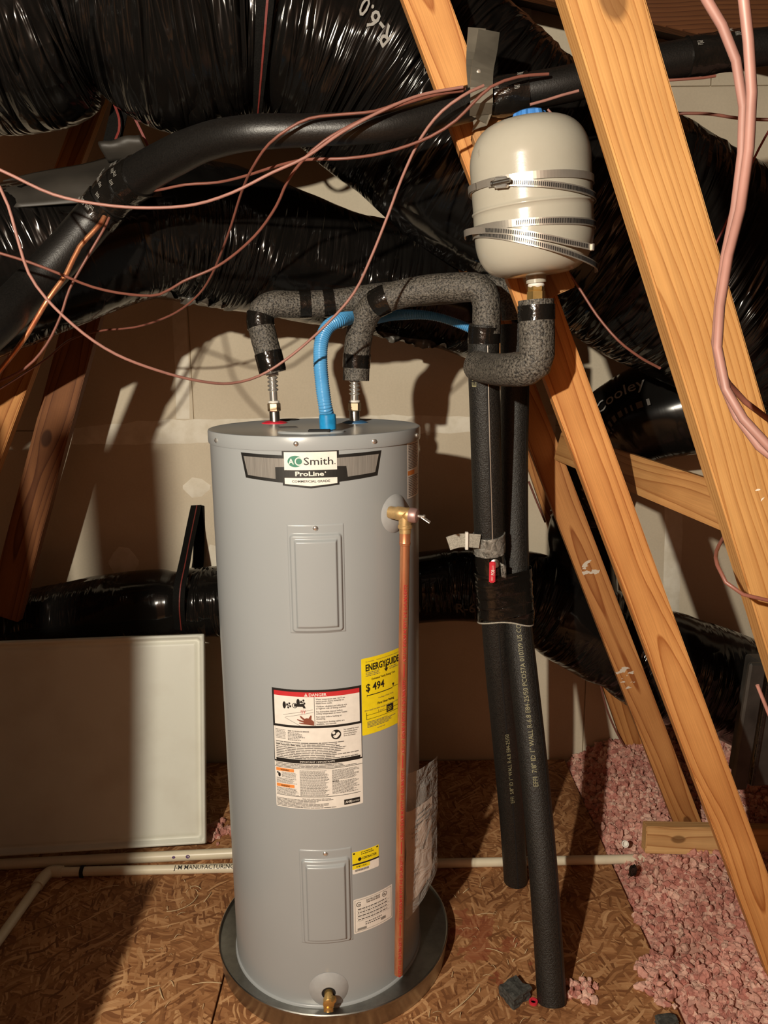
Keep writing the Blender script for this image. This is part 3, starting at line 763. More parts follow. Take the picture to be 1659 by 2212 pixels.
# access panels: folded sheet with two raised steps
def access(u0, u1, z0, z1, top, name):
    W, Hh = u1 - u0, z1 - z0; nu, nv = int(W / .0017), int(Hh / .0021); v, f = [], []
    for i in range(nu + 1):
        for k in range(nv + 1):
            x, y = W * i / nu, Hh * k / nv
            cxr, cyr = W / 2, (Hh - top) / 2; hx, hy = W / 2 - .005, (Hh - top) / 2 - .003
            qx, qy = abs(x - cxr) - hx + .010, abs(y - cyr) - hy + .010
            dd = -(math.hypot(max(qx, 0), max(qy, 0)) + min(max(qx, qy), 0) - .010)
            h = .0018 + .0065 * smooth(0, .005, dd) + .0075 * smooth(.0115, .0175, dd)
            e = min(x, W - x, y, Hh - y)
            if e < 1e-6: h = 0.0002
            v.append(cyl(u0 + x, z0 + y, h))
    for i in range(nu):
        for k in range(nv): f.append((i * (nv + 1) + k, (i + 1) * (nv + 1) + k, (i + 1) * (nv + 1) + k + 1, i * (nv + 1) + k + 1))
    o = mesh(name, v, f, m_jacket, heater, True)
    p = cyl(u0 + W / 2, z1 - top * .45, .0018); nrm = cyl(u0 + W / 2, 0, 1) - cyl(u0 + W / 2, 0, 0)
    lathe('screw', [(.006, 0), (.006, .002), (.004, .004), (0, .0045)], m_chrome, o, frame(p, nrm), 16)
    return o
a = cylpx(620, 1250)[0]; b = cylpx(745, 1250)[0]
access(a + .004, b + .000, cylpx(685, 1368)[1], cylpx(682, 1133)[1], .018, 'access_panel')
a = cylpx(649, 1930)[0]; b = cylpx(761, 1930)[0]
access(a, b, cylpx(706, 2038)[1], cylpx(702, 1836)[1], .020, 'access_panel')

def patch(name, mat, u0, u1, z0, z1, parent, off=.0003, rc=.003):
    P = Print(); pts = []
    for cx_, cy_, a0 in ((u1 - rc, z1 - rc, 0), (u0 + rc, z1 - rc, 90), (u0 + rc, z0 + rc, 180), (u1 - rc, z0 + rc, 270)):
        for k in range(5): a = math.radians(a0 + 22.5 * k); pts.append((cx_ + rc * math.cos(a), cy_ + rc * math.sin(a)))
    P.poly(mat, pts, 0); return P.emit(lambda u, z, o: cyl(u, z, o), parent, name, base=off)[0]

# --- brand badge
uc, zc = cylpx(673, 1020); uc = cylpx(673, 1010)[0]
zt = cylpx(673, 972)[1]; zb = cylpx(673, 1055)[1]; ul = cylpx(521, 990)[0]; ur = cylpx(824, 986)[0]
k = (zt - zb) / 307.0                                   # metres per badge unit (units of the enlarged crop)
hw = (ur - ul) / 2
kx = hw / 560.0
uc = (ul + ur) / 2
def BP(P, mat, pts, layer): P.poly(mat, [(x * kx, -y * k) for x, y in pts], layer)
P = Print()
BP(P, m_black, [(-560, 32), (-208, 42), (-208, 0), (208, 0), (208, 42), (560, 32), (520, 236), (208, 262), (208, 284), (0, 307), (-208, 284), (-208, 262), (-520, 236)], 0)
BP(P, m_silver, [(-533, 60), (-190, 68), (-190, 134), (-262, 137), (-262, 232), (-498, 212)], 1)
BP(P, m_silver, [(533, 60), (190, 68), (190, 134), (262, 137), (272, 224), (498, 206)], 1)
BP(P, m_paper, [(-192, 16), (192, 16), (192, 160), (-192, 160)], 2)
BP(P, m_paper, [(-192, 222), (192, 222), (192, 270), (0, 289), (-192, 270)], 2)
bd = bpy.data.objects.new('brand_badge', None); COL.objects.link(bd); bd.parent = heater
mapb = lambda u, v, o: cyl(uc + u, zt + v, o)
P.disc(m_green, -110 * kx, -90 * k, 56 * kx, 46 * k, 3)
P.text(m_paper, 'A', -160 * kx, -112 * k, 62 * k, 4, bold=.02)
P.ring(m_paper, -82 * kx, -90 * k, 34 * k, 9 * k, 4)
P.text(m_black, 'Smith', -48 * kx, -118 * k, 86 * k, 3, bold=.008, width=212 * kx)
P.disc(m_black, 177 * kx, -113 * k, 4 * kx, 4 * k, 3)
P.text(m_white, 'ProLine', -112 * kx, -206 * k, 50 * k, 3, bold=.03, width=208 * kx)
P.disc(m_white, 106 * kx, -178 * k, 5 * kx, 5 * k, 3)
P.text(m_black, 'COMMERCIAL GRADE', -138 * kx, -258 * k, 26 * k, 3, bold=.014, width=276 * kx)
# the badge plate is the mesh that owns its print
bpy.data.objects.remove(bd)
plate_data = P.d.pop((0, m_black)); P0 = Print(); P0.d[(0, m_black)] = plate_data
plate = P0.emit(mapb, heater, 'brand_badge')[0]
P.emit(mapb, plate, 'print')

# --- danger and instruction sheet
u0 = cylpx(592, 1600)[0]; u1 = cylpx(782, 1600)[0]; z1 = cylpx(690, 1490)[1]; z0 = cylpx(694, 1748)[1]
W_, H_ = u1 - u0, z1 - z0
sheet_ = patch('warning_label', m_paper, u0, u1, z0, z1, heater)
P = Print(); kx, ky = W_ / 1050.0, H_ / 1440.0         # crop units, y down
R_ = lambda mat, x0, y0, x1, y1, l=1: P.rect(mat, x0 * kx, -y1 * ky, x1 * kx, -y0 * ky, l)
Tx = lambda mat, s, x, y, sz, w_=None, bold=0.0, l=3, al='L': P.text(mat, s, x * kx, -y * ky, sz * ky, l, bold, w_ * kx if w_ else None, al)
R_(m_black, 0, 0, 1050, 28); R_(m_black, 0, 0, 24, 800); R_(m_black, 1026, 0, 1050, 860); R_(m_black, 0, 424, 1050, 452)
R_(m_black, 0, 452, 8, 860); R_(m_paper, 8, 452, 24, 860, 2); R_(m_paper, 1026, 452, 1042, 860, 2)
R_(m_dangerred, 24, 28, 1026, 82)
P.poly(m_white, [(388 * kx, -76 * ky), (428 * kx, -76 * ky), (408 * kx, -36 * ky)], 2)
Tx(m_white, 'DANGER', 442, 74, 50, 200, .016)
P.poly(m_dangerred, [(405 * kx, -62 * ky), (411 * kx, -62 * ky), (410 * kx, -46 * ky), (406 * kx, -46 * ky)], 3)
R_(m_ink, 498, 84, 504, 424)
lines = ['Water temperature over 125\u00b0F can', 'cause severe burns instantly or', 'death from scalds.', '', 'Children, disabled and elderly are', 'at highest risk of being scalded.', '', 'See instruction manual before', 'setting temperature at water heater.', '', 'Feel water before bathing or', 'showering.', '', 'Temperature limiting valves are', 'available, see manual.']
y = 118
for s_ in lines:
    if s_: Tx(m_ink, s_, 518, y, 27, min(360, len(s_) * 10.4), .012); y += 24
    else: y += 13
# tap, water and hand pictogram
for cx_, cy_ in ((172, 190), (338, 148)):
    P.disc(m_black, (cx_ - 22) * kx, -cy_ * ky, 20 * kx, 42 * ky, 2)
    for q in range(4):
        a = q * pi / 2 + .4; P.disc(m_black, (cx_ + 32 + 20 * math.cos(a)) * kx, -(cy_ + 26 * math.sin(a)) * ky, 11 * kx, 13 * ky, 2)
    P.rect(m_black, (cx_) * kx, -(cy_ + 5) * ky, (cx_ + 40) * kx, -(cy_ - 5) * ky, 2)
P.ring(m_black, 274 * kx, -188 * ky, 30 * ky, 7 * ky, 2)
P.poly(m_black, [(268 * kx, -168 * ky), (380 * kx, -162 * ky), (402 * kx, -214 * ky), (376 * kx, -216 * ky), (366 * kx, -198 * ky), (268 * kx, -200 * ky)], 3)
for x_, y_ in ((350, 250), (372, 246), (395, 250), (362, 270), (386, 268)):
    P.line(m_dangerred, x_ * kx, -(y_ - 14) * ky, (x_ - 6) * kx, -(y_ + 16) * ky, 5 * kx, 2)
P.line(m_ink, 130 * kx, -306 * ky, 480 * kx, -232 * ky, 4 * kx); P.line(m_ink, 160 * kx, -330 * ky, 488 * kx, -262 * ky, 4 * kx)
P.line(m_ink, 150 * kx, -336 * ky, 330 * kx, -424 * ky, 4 * kx)
hand = [(492, 372), (492, 420), (430, 410), (350, 404), (318, 396), (322, 388), (378, 388), (330, 372), (296, 356), (300, 346), (350, 360), (376, 362), (340, 330), (330, 308), (342, 306), (384, 340), (412, 330), (462, 348)]
P.poly(m_skin, [(x_ * kx, -y_ * ky) for x_, y_ in hand], 2)
P.poly(m_skin, [(x_ * kx, -y_ * ky) for x_, y_ in ((425, 342), (455, 296), (466, 300), (462, 352))], 3)
# burn-time table, book symbol, notes
Tx(m_ink, 'TIME TO PRODUCE SERIOUS', 180, 500, 20, 250, .03)
P.small(m_ink, 30 * kx, -600 * ky, 155 * kx, -480 * ky, 7, seed=1, ragged=.1); P.small(m_ink, 180 * kx, -610 * ky, 400 * kx, -506 * ky, 6, seed=2, ragged=.4)
P.disc(m_black, 740 * kx, -540 * ky, 58 * kx, 58 * ky, 2)
P.disc(m_paper, 712 * kx, -516 * ky, 18 * kx, 18 * ky, 3)
P.poly(m_paper, [(x_ * kx, -y_ * ky) for x_, y_ in ((745, 520), (770, 512), (788, 536), (760, 570), (730, 575), (712, 548), (735, 545))], 3)
P.ring(m_paper, 735 * kx, -552 * ky, 30 * kx, 10 * kx, 3, a0=pi, a1=2 * pi)
y = 498
for s_ in ('See manual for more', 'information about', 'preventing burns', 'from hot water.'): Tx(m_ink, s_, 828, y, 24, len(s_) * 9.6, .01); y += 25
P.small(m_ink, 28 * kx, -830 * ky, 1015 * kx, -622 * ky, 10, seed=5, ragged=.3)
Tx(m_black, 'Install Thermostatic Mixing Valves', 28, 668, 21, 300, .04, 4); R_(m_paper, 24, 652, 340, 674, 2)
R_(m_black, 0, 800 + 32, 1050, 880, 2)
Tx(m_paper, 'IMPORTANT / IMPORTANTE', 316, 868, 31, 400, .0)
P.small(m_ink, 14 * kx, -936 * ky, 1000 * kx, -886 * ky, 3, seed=6)
R_(m_black, 0, 940, 1050, 946)
for y_ in (956, 1150):
    R_(m_orange, 16, y_, 238, y_ + 38); Tx(m_black, 'WARNING', 72, y_ + 31, 30, 110, .012)
P.disc(m_black, 56 * kx, -1040 * ky, 16 * kx, 26 * ky, 2); P.disc(m_black, 36 * kx, -1016 * ky, 9 * kx, 14 * ky, 2)
P.small(m_ink, 86 * kx, -1070 * ky, 272 * kx, -1000 * ky, 5, seed=7); P.small(m_ink, 16 * kx, -1142 * ky, 280 * kx, -1076 * ky, 5, seed=8); P.small(m_ink, 16 * kx, -1280 * ky, 290 * kx, -1194 * ky, 6, seed=9)
P.small(m_ink, 306 * kx, -1282 * ky, 650 * kx, -962 * ky, 24, seed=10, ragged=.15); P.small(m_ink, 682 * kx, -1090 * ky, 1010 * kx, -962 * ky, 10, seed=11); P.small(m_ink, 682 * kx, -1262 * ky, 1010 * kx, -1104 * ky, 11, seed=12)
Tx(m_black, 'NOTICE', 684, 1108, 22, 74, .04)
R_(m_black, 10, 1284, 1020, 1290)
Tx(m_ink, 'State and conformance information', 330, 1318, 20, 330, .02)
P.small(m_ink, 10 * kx, -1430 * ky, 770 * kx, -1322 * ky, 7, seed=13, ragged=.4)
R_(m_black, 816, 1348, 1010, 1412, 2); Tx(m_white, 'AHRI', 830, 1396, 44, 80, .016); Tx(m_white, 'CERTIFIED', 916, 1392, 24, 86)
P.emit(lambda u, v, o: cyl(u0 + u, z1 + v, o), sheet_, 'print', lift=.00025)

# --- yellow energy label
eu0 = cylpx(781, 1500)[0]; ez1 = cylpx(779, 1424)[1]; ez0 = cylpx(785, 1589)[1]; eu1 = eu0 + .122
en = patch('energy_label', m_yellow, eu0, eu1, ez0, ez1, heater, .0006)
W_, H_ = eu1 - eu0, ez1 - ez0; P = Print(); kx, ky = W_ / 540.0, H_ / 930.0
Tx(m_ink, 'U.S. Government', 50, 50, 18, 100); Tx(m_ink, 'Federal law prohibits removal of this label before consumer purchase.', 180, 50, 18, 330)
Tx(m_black, 'ENERGYGUIDE', 48, 155, 112, 455, .028)
P.poly(m_black, [(x_ * kx, -y_ * ky) for x_, y_ in ((300, 130), (318, 130), (318, 186), (340, 178), (309, 222), (278, 178), (300, 186))], 3)
P.small(m_ink, 50 * kx, -225 * ky, 230 * kx, -168 * ky, 3, seed=21); P.small(m_ink, 360 * kx, -215 * ky, 500 * kx, -172 * ky, 2, seed=22)
Tx(m_black, 'Estimated Yearly Energy Cost', 120, 274, 34, 320, .01)
Tx(m_black, '$ 494', 50, 400, 128, 230, .02)
R_(m_black, 60, 448, 400, 458); P.poly(m_black, [(395 * kx, -398 * ky), (430 * kx, -398 * ky), (412 * kx, -440 * ky)], 2); R_(m_black, 400, 440, 500, 445); R_(m_black, 60, 440, 65, 470)
Tx(m_ink, 'Cost Range of Similar Models', 200, 520, 22, 210)
Tx(m_black, 'First Hour Rating', 190, 590, 38, 230, .02); Tx(m_ink, '(How much hot water you get in the first hour of use)', 30, 640, 26, 470)
R_(m_black, 50, 690, 500, 695); R_(m_black, 50, 740, 500, 745); R_(m_black, 50, 660, 56, 745); R_(m_black, 200, 660, 204, 690); R_(m_black, 310, 640, 410, 730, 2)
P.small(m_yellow, 322 * kx, -716 * ky, 398 * kx, -660 * ky, 3, layer=3, seed=24); P.small(m_ink, 220 * kx, -684 * ky, 290 * kx, -666 * ky, 1, seed=25)
P.small(m_ink, 60 * kx, -850 * ky, 480 * kx, -770 * ky, 5, seed=23, ragged=.4)
P.small(m_ink, 180 * kx, -888 * ky, 290 * kx, -868 * ky, 1, seed=28)
P.emit(lambda u, v, o: cyl(eu0 + u, ez1 + v, o), en, 'print', lift=.00025, base=.0006)

# --- contractor sticker
cu0 = cylpx(761, 1865)[0]; cu1 = cylpx(818, 1850)[0]; cz1 = cylpx(761, 1842)[1]; cz0 = cylpx(763, 1889)[1]
cs_ = patch('contractor_sticker', m_paper, cu0, cu1, cz0, cz1, heater)
W_, H_ = cu1 - cu0, cz1 - cz0; P = Print(); kx, ky = W_ / 280.0, H_ / 230.0
R_(m_yellow, 0, 0, 280, 122); R_(m_yellow, 0, 138, 180, 180); R_(m_black, 0, 122, 280, 138, 2)
P.small(m_black, 90 * kx, -46 * ky, 240 * kx, -8 * ky, 2, layer=2, seed=26)
Tx(m_black, 'CONTRACTOR', 98, 92, 34, 155, .025); P.disc(m_black, 74 * kx, -84 * ky, 18 * kx, 18 * ky, 2); P.disc(m_black, 18 * kx, -16 * ky, 11 * kx, 9 * ky, 2); P.disc(m_black, 262 * kx, -14 * ky, 11 * kx, 9 * ky, 2)
P.small(m_black, 40 * kx, -172 * ky, 170 * kx, -144 * ky, 1, layer=2, seed=27)
for q in range(26): R_(m_black, 24 + q * 5.6, 186, 24 + q * 5.6 + (3.6 if q % 3 else 2), 208)
P.emit(lambda u, v, o: cyl(cu0 + u, cz1 + v, o), cs_, 'print', lift=.00025)

# --- rating plate
ru0 = cylpx(764, 1980)[0]; ru1 = cylpx(847, 1948)[0]; rz1 = cylpx(764, 1944)[1]; rz0 = cylpx(765, 2018)[1]
rp = patch('rating_plate', m_paper, ru0, ru1, rz0, rz1, heater)
W_, H_ = ru1 - ru0, rz1 - rz0; P = Print(); kx, ky = W_ / 405.0, H_ / 370.0
for q in ((12, 16, 393, 19), (12, 350, 393, 353), (12, 16, 15, 353), (390, 16, 393, 353)): R_(m_ink, *q)
P.ring(m_black, 50 * kx, -62 * ky, 26 * ky, 6 * ky, 2, a0=.6, a1=2 * pi - .6); Tx(m_black, 'SA', 42, 72, 26, 26, .03)
P.ring(m_black, 312 * kx, -58 * ky, 28 * ky, 5 * ky, 2); Tx(m_black, 'UL', 298, 68, 28, 26, .03)
Tx(m_ink, 'ELECTRIC STORAGE', 120, 48, 24, 140, .02); Tx(m_ink, 'TANK WATER HEATER', 120, 70, 24, 140, .02)
for y_ in (104, 140, 178, 216):
    P.small(m_ink, 40 * kx, -(y_ + 24) * ky, 370 * kx, -y_ * ky, 1, seed=int(y_), ragged=.1); R_(m_ink, 30, y_ + 28, 370, y_ + 30)
P.small(m_ink, 110 * kx, -308 * ky, 290 * kx, -262 * ky, 2, seed=51)
for q in range(20): R_(m_black, 34 + q * 4.4, 318, 34 + q * 4.4 + 2.6, 344)
for q in range(12): R_(m_black, 270 + q * 4.6, 296, 270 + q * 4.6 + 2.6, 326)
P.emit(lambda u, v, o: cyl(ru0 + u, rz1 + v, o), rp, 'print', lift=.00025)
# --- small instruction strip at the upper right edge
su0 = cylpx(879, 1000)[0]; sz1 = cylpx(879, 958)[1]; sz0 = cylpx(880, 1078)[1]
s_strip = patch('instruction_strip', m_paper, su0, su0 + .09, sz0, sz1, heater)
P = Print(); kx, ky = .09 / 100, (sz1 - sz0) / 200.0
P.small(m_ink, 8 * kx, -95 * ky, 92 * kx, -4 * ky, 16, seed=31); R_(m_orange, 4, 100, 50, 116); P.small(m_ink, 8 * kx, -195 * ky, 92 * kx, -120 * ky, 12, seed=32)
P.emit(lambda u, v, o: cyl(su0 + u, sz1 + v, o), s_strip, 'print', lift=.00025)

# --- relief valve, its escutcheon and copper discharge pipe
ue, ze = cylpx(853, 1109)
pe = cyl(ue, ze, 0); nrm = (cyl(ue, 0, 1) - cyl(ue, 0, 0)).normalized()
def dished(name, u_c, z_c, R, hole, parent, mat, dome=.010):
    v, f = [], []; n, m = 48, 8
    for j in range(m + 1):
        r = hole + (R - hole) * j / m
        for k_ in range(n):
            a = 2 * pi * k_ / n; h = .0008 + dome * (1 - ((r - hole) / (R - hole)) ** 1.6)
            v.append(cyl(u_c + r * math.cos(a), z_c + r * math.sin(a), h))
    for j in range(m):
        for k_ in range(n): f.append((j * n + k_, (j + 1) * n + k_, (j + 1) * n + (k_ + 1) % n, j * n + (k_ + 1) % n))
    return mesh(name, v, f, mat, parent, True)
dished('valve_escutcheon', ue, ze, .046, .017, heater, m_plasticgrey)
hole = lathe('valve_opening', [(.019, 0), (.019, .006), (0, .0062)], m_seam, heater, frame(pe, nrm), 24)
pc = at(875, 1111, pe.y - .048)                      # valve body centre
ax = Vector((.92, -.38, -.06)).normalized()
rv = lathe('relief_valve', [(.013, -.040), (.0145, -.036), (.0145, -.022), (.016, -.020), (.0165, -.008), (.0155, 0), (.0165, .006), (.0165, .018), (.014, .021), (.010, .022), (.010, .024), (0, .025)], m_brassd, heater, frame(pc, ax), 32)
lathe('inlet', [(.0125, 0), (.0125, (pc - pe).length)], m_brassd, rv, frame(pe, pc - pe), 24)
lathe('bonnet', [(.0168, .012), (.0172, .014), (.0172, .026), (.015, .030), (.008, .032), (0, .032)], m_mauve, rv, frame(pc, ax), 32)
lv = box('test_lever', (.024, .008, .0024), frame(pc + ax * .050 + Vector((0, 0, -.006)), (.3, -.6, .7), (.8, -.2, -.55)), m_chrome, rv, .0008)
lathe('lever_post', [(.0035, .03), (.0035, .044), (.005, .044), (.005, .048), (0, .048)], m_chrome, rv, frame(pc, ax), 16)
lathe('outlet', [(.0148, 0), (.0148, .020), (.0165, .022), (.0165, .028), (.0135, .030), (.0135, .040)], m_brassd, rv, frame(pc + Vector((0, 0, -.004)), (0, 0, -1)), 32)
lathe('name_plate', [(.008, 0), (.008, .0015), (0, .0015)], m_brass, rv, frame(pc + Vector((0, -.0155, 0)), (0, -1, 0)), 4)
ptop = pc + Vector((0, 0, -.034)); pbot = at(861, 2103, pc.y + .008)
dp = Tube([ptop, pbot], .0114, .03, ref=(0, -1, 0)); dpo = dp.build('discharge_pipe', m_copper, heater, 28)
lathe('coupling', [(.0114, 0), (.0128, .001), (.0128, .030), (.0136, .032), (.0128, .034), (.0128, .038), (.0114, .039)], m_copper, dpo, frame(ptop, pbot - ptop), 28)
P = Print(); x_ = .13
while x_ < dp.L - .05:
    P.text(m_redink, 'STREAMLINE 3/4 TYPE M MADE IN USA', x_, -.004, .010, bold=.02, width=.19); x_ += .235
    P.rect(m_redink, x_ - .04, -.0015, x_ - .006, .0012)
P.emit(lambda u, v, o: dp.surf(u, v / .0114 - .15, o), dpo, 'print', step=None)

# --- drain valve
ud, zd = cylpx(710, 2137)
dished('drain_escutcheon', ud, zd, .050, .017, heater, m_plasticgrey, .012)
pd = cyl(ud, zd, 0); nd = (cyl(ud, 0, 1) - cyl(ud, 0, 0)).normalized()
lathe('drain_opening', [(.018, 0), (.018, .011), (0, .0112)], m_seam, heater, frame(pd, nd), 24)
pdc = pd + nd * .030
dv = lathe('drain_valve', [(.011, -.03), (.011, .0), (.014, .003), (.014, .016), (.010, .019), (0, .019)], m_brass, heater, frame(pdc, nd), 28)
dn = Vector((0, -.55, -.83)).normalized()
lathe('spout', [(.0095, 0), (.0095, .008), (.0135, .009), (.0135, .012), (.0122, .0135), (.0135, .015), (.0122, .0165), (.0135, .018), (.0122, .020), (.0125, .027), (.0095, .027), (.0085, .016), (0, .016)], m_brass, dv, frame(pdc, dn), 28)
lathe('stem', [(.006, 0), (.006, .014), (.0085, .014), (.0085, .022), (.005, .0235), (0, .0235)], m_brass, dv, frame(pdc, (.62, -.62, .48)), 16)

# --- top fittings of the tank
def on_top(px, py): return on(px, py, HT - .002)
def gasket(px, py, mat, name):
    p = on_top(px, py); return lathe(name, [(.034, 0), (.034, .0015), (.024, .005), (.014, .007), (.012, .007)], mat, heater, frame(p, (0, 0, 1)), 40)
gasket(593, 914, m_redring, 'hot_gasket'); gasket(767, 913, m_bluering, 'cold_gasket')
p = on_top(623, 907); lathe('top_plug', [(.03, 0), (.03, .002), (0, .003)], m_seam, heater, frame(p, (0, 0, 1)), 32)
p = on_top(672, 934); o = lathe('junction_cover', [(1, 0), (1, .0025), (0.97, .004), (0, .004)], m_jacket, heater, frame(p, (0, 0, 1)) @ Matrix.Diagonal((.078, .042, 1, 1)), 48)
box('cover_tab', (.05, .02, .006), frame(on_top(690, 936) + Vector((0, 0, .006)), (0, 0, 1)), m_seam, o, .001)
box('top_sticker', (.045, .035, .0006), frame(on_top(622, 923) + Vector((0, 0, .0008)), (0, 0, 1), (1, .3, 0)), m_ink, heater, 0)
# --- clear pouch with booklet hanging on the right flank
u_a = cylpx(876, 1850)[0]; zpt = cylpx(880, 1690)[1]; zpb = cylpx(868, 1990)[1]
def pouch(name, u_0, u_1, z_0, z_1, off0, off1, mat, seed, taper=0.0):
    v, f = [], []; nu, nv = 18, 30
    for i in range(nu + 1):
        for k_ in range(nv + 1):
            a, b = i / nu, k_ / nv; uu = u_0 + (u_1 - u_0) * a; zz = z_0 + (z_1 - z_0) * b + taper * (1 - b) * a
            v.append(cyl(uu, zz, off0 + (off1 - off0) * a ** .8 + .004 * mnoise.noise(Vector((a * 4 + seed, b * 6, seed)))))
    for i in range(nu):
        for k_ in range(nv): f.append((i * (nv + 1) + k_, (i + 1) * (nv + 1) + k_, (i + 1) * (nv + 1) + k_ + 1, i * (nv + 1) + k_ + 1))
    return mesh(name, v, f, mat, heater, True)
bk = pouch('instruction_booklet', u_a - .004, u_a + .085, zpb + .035, zpt - .075, .003, .040, plain('booklet_tan', (.50, .39, .32), .6), 2, .05)
P = Print()
for q in range(3): P.line(m_black, .012 + q * .004, -.03 - q * .012, .07, -.012 - q * .014, .004)
P.small(m_ink, .012, -.20, .035, -.05, 12, seed=41); P.line(m_black, .05, -.07, .075, -.03, .003); P.line(m_black, .045, -.13, .08, -.06, .003)
P.emit(lambda u, v, o: cyl(u_a + u, zpt - .075 + v, o + .006 + .46 * u), bk, 'print', lift=.0003)
pf = pouch('clear_pouch', u_a - .012, u_a + .10, zpb, zpt + .035, .006, .052, m_film, 9, .08)

# ================================================================== drain pan
pan = thing('drain_pan', (HX + .013, HY + .038, 0), 'round galvanised metal drain pan under the water heater', 'pan')
Mp = Matrix.Translation((HX + .013, HY + .038, 0))
lathe('pan_shell', [(0, .002), (.318, .002), (.322, .006), (.3265, .060), (.3285, .0645), (.331, .0635), (.331, .060), (.3295, .058), (.3255, .004), (.322, .0005), (0, .0005)], m_galv, pan, Mp, 160)
lathe('rolled_rim', [(.3265, .060), (.327, .0655), (.3295, .0675), (.332, .0655), (.332, .060), (.330, .058)], m_galv, pan, Mp, 160)
# the heater stands on three short feet in the pan
for a in (100, 220, 340):
    lathe('foot', [(.02, .0025), (.02, .0225)], m_galv, heater, Matrix.Translation((HX + .19 * math.cos(math.radians(a)), HY + .19 * math.sin(math.radians(a)), 0)), 16)
# ================================================================== flexible connectors and insulated water pipes
m_nut = plain('bronze_steel_nut', (.52, .42, .28), .35, .8)
def connector(name, label, base_px, top_px, Yb):
    pb = on_top(*base_px) + Vector((0, 0, .004)); pt = at(top_px[0], top_px[1], pb.y)
    t_ = thing(name, pb, label, 'water connector')
    Mx = frame(pb, pt - pb); L = (pt - pb).length
    lathe('nipple', [(.0125, 0), (.0135, .001), (.0135, .026), (.0125, .028)], m_galv, t_, Mx, 28)
    lathe('hex_nut', [(.0155, .028), (.0175, .030), (.0175, .048), (.0155, .050)], m_nut, t_, Mx, 6, False)
    lathe('nut_washer', [(.0135, .050), (.0145, .051), (.0145, .055), (.012, .056)], m_white, t_, Mx, 24)
    prof = [(.0105, .055), (.0105, L * .62)]
    z = L * .62
    while z < L + .03:
        for q in range(8): prof.append((.0118 + .0028 * math.sin(2 * pi * q / 8 - pi / 2), z + .0105 * q / 8))
        z += .0105
    lathe('corrugated_tube', prof, m_chrome, t_, Mx, 28, angle=80)
    return t_, pb, pt
ch, hb, ht = connector('flex_connector', 'chrome corrugated hot connector rising from the red gasket', (594, 914.5), (588, 806), 2.02)
lathe('barcode_collar', [(.0165, 0), (.0165, .022), (.012, .023)], m_white, ch, frame(ht + Vector((0, 0, -.006)), (0, 0, 1)), 28)
P = Print()
for q in range(6): P.rect(m_black, .002 + q * .0022, .004, .0032 + q * .0022, .019)
P.emit(lambda u, v, o: ht + Vector(((.0165 + o) * math.sin(u / .0165), -(.0165 + o) * math.cos(u / .0165), v - .006)), ch, 'barcode', step=None)
cc, cb, ct = connector('flex_connector', 'chrome corrugated cold connector rising from the blue gasket', (766, 913.5), (766, 820), 2.0)

def pipe_thing(name, label, pts, rad, mat, tapes=(), n=40, cat='insulated pipe', seamth=None, ref=None, step=.012, partname='foam_sleeve', sj=0.0):
    t_ = thing(name, pts[0], label, cat); T = Tube(pts, rad, step, ref=ref)
    dj = (lambda s, a: sj * mnoise.noise(Vector((s * 30, math.cos(a) * 2, math.sin(a) * 2)))) if sj else None
    fo = T.build(partname, mat, t_, n, dj)
    for (px, py, Y, wdt) in tapes:
        s = T.near(at(px, py, Y)); T.build('tape_band', m_tape, t_, n, lambda s_, a: .0004 * mnoise.noise(Vector((s_ * 60, math.cos(a) * 3, math.sin(a) * 3))), max(0, s - wdt / 2), min(T.L, s + wdt / 2), .0016)
    if seamth is not None:
        v, f = [], []
        for i, s in enumerate(T.S):
            v += [T.surf(s, seamth - .05, .0004), T.surf(s, seamth, .0009), T.surf(s, seamth + .05, .0004)]
            if i: f += [(3 * i - 3, 3 * i - 2, 3 * i + 1, 3 * i), (3 * i - 2, 3 * i - 1, 3 * i + 2, 3 * i + 1)]
        mesh('sleeve_slit', v, f, m_seam, t_)
    return t_, T
FR = .0345
# hot branch: up, elbow, then level to the right and down into the rear riser
hotp = px_path([(590, 806, 2.05), (581, 770, 2.05), (570, 728, 2.055), (562, 694, 2.06), (566, 672, 2.065), (588, 658, 2.07), (640, 658, 2.085), (720, 654, 2.10), (820, 640, 2.12), (940, 630, 2.12), (1060, 622, 2.1), (1092, 630, 2.1), (1108, 652, 2.1), (1112, 690, 2.1)])
hot, TH = pipe_thing('hot_water_branch', 'grey foam-wrapped hot pipe elbowing right above the red gasket', hotp, FR, m_foam_grey, ((583, 778, 2.05, .05), (564, 690, 2.06, .032), (660, 657, 2.085, .03), (708, 655, 2.1, .028)), sj=.0006)
coldp = px_path([(769, 822, 2.04), (770, 790, 2.04), (773, 745, 2.035), (781, 705, 2.025), (799, 668, 2.01), (824, 650, 1.99), (860, 637, 1.985), (930, 624, 1.96), (1000, 620, 1.935), (1032, 622, 1.925), (1046, 634, 1.92), (1051, 656, 1.92), (1051, 690, 1.92), (1051, 722, 1.92)])
cold, TC = pipe_thing('cold_water_branch', 'grey foam-wrapped cold pipe curving from the blue gasket to the front riser', coldp, FR, m_foam_grey, ((770, 776, 2.04, .036), (826, 648, 1.99, .032)), sj=.0006)
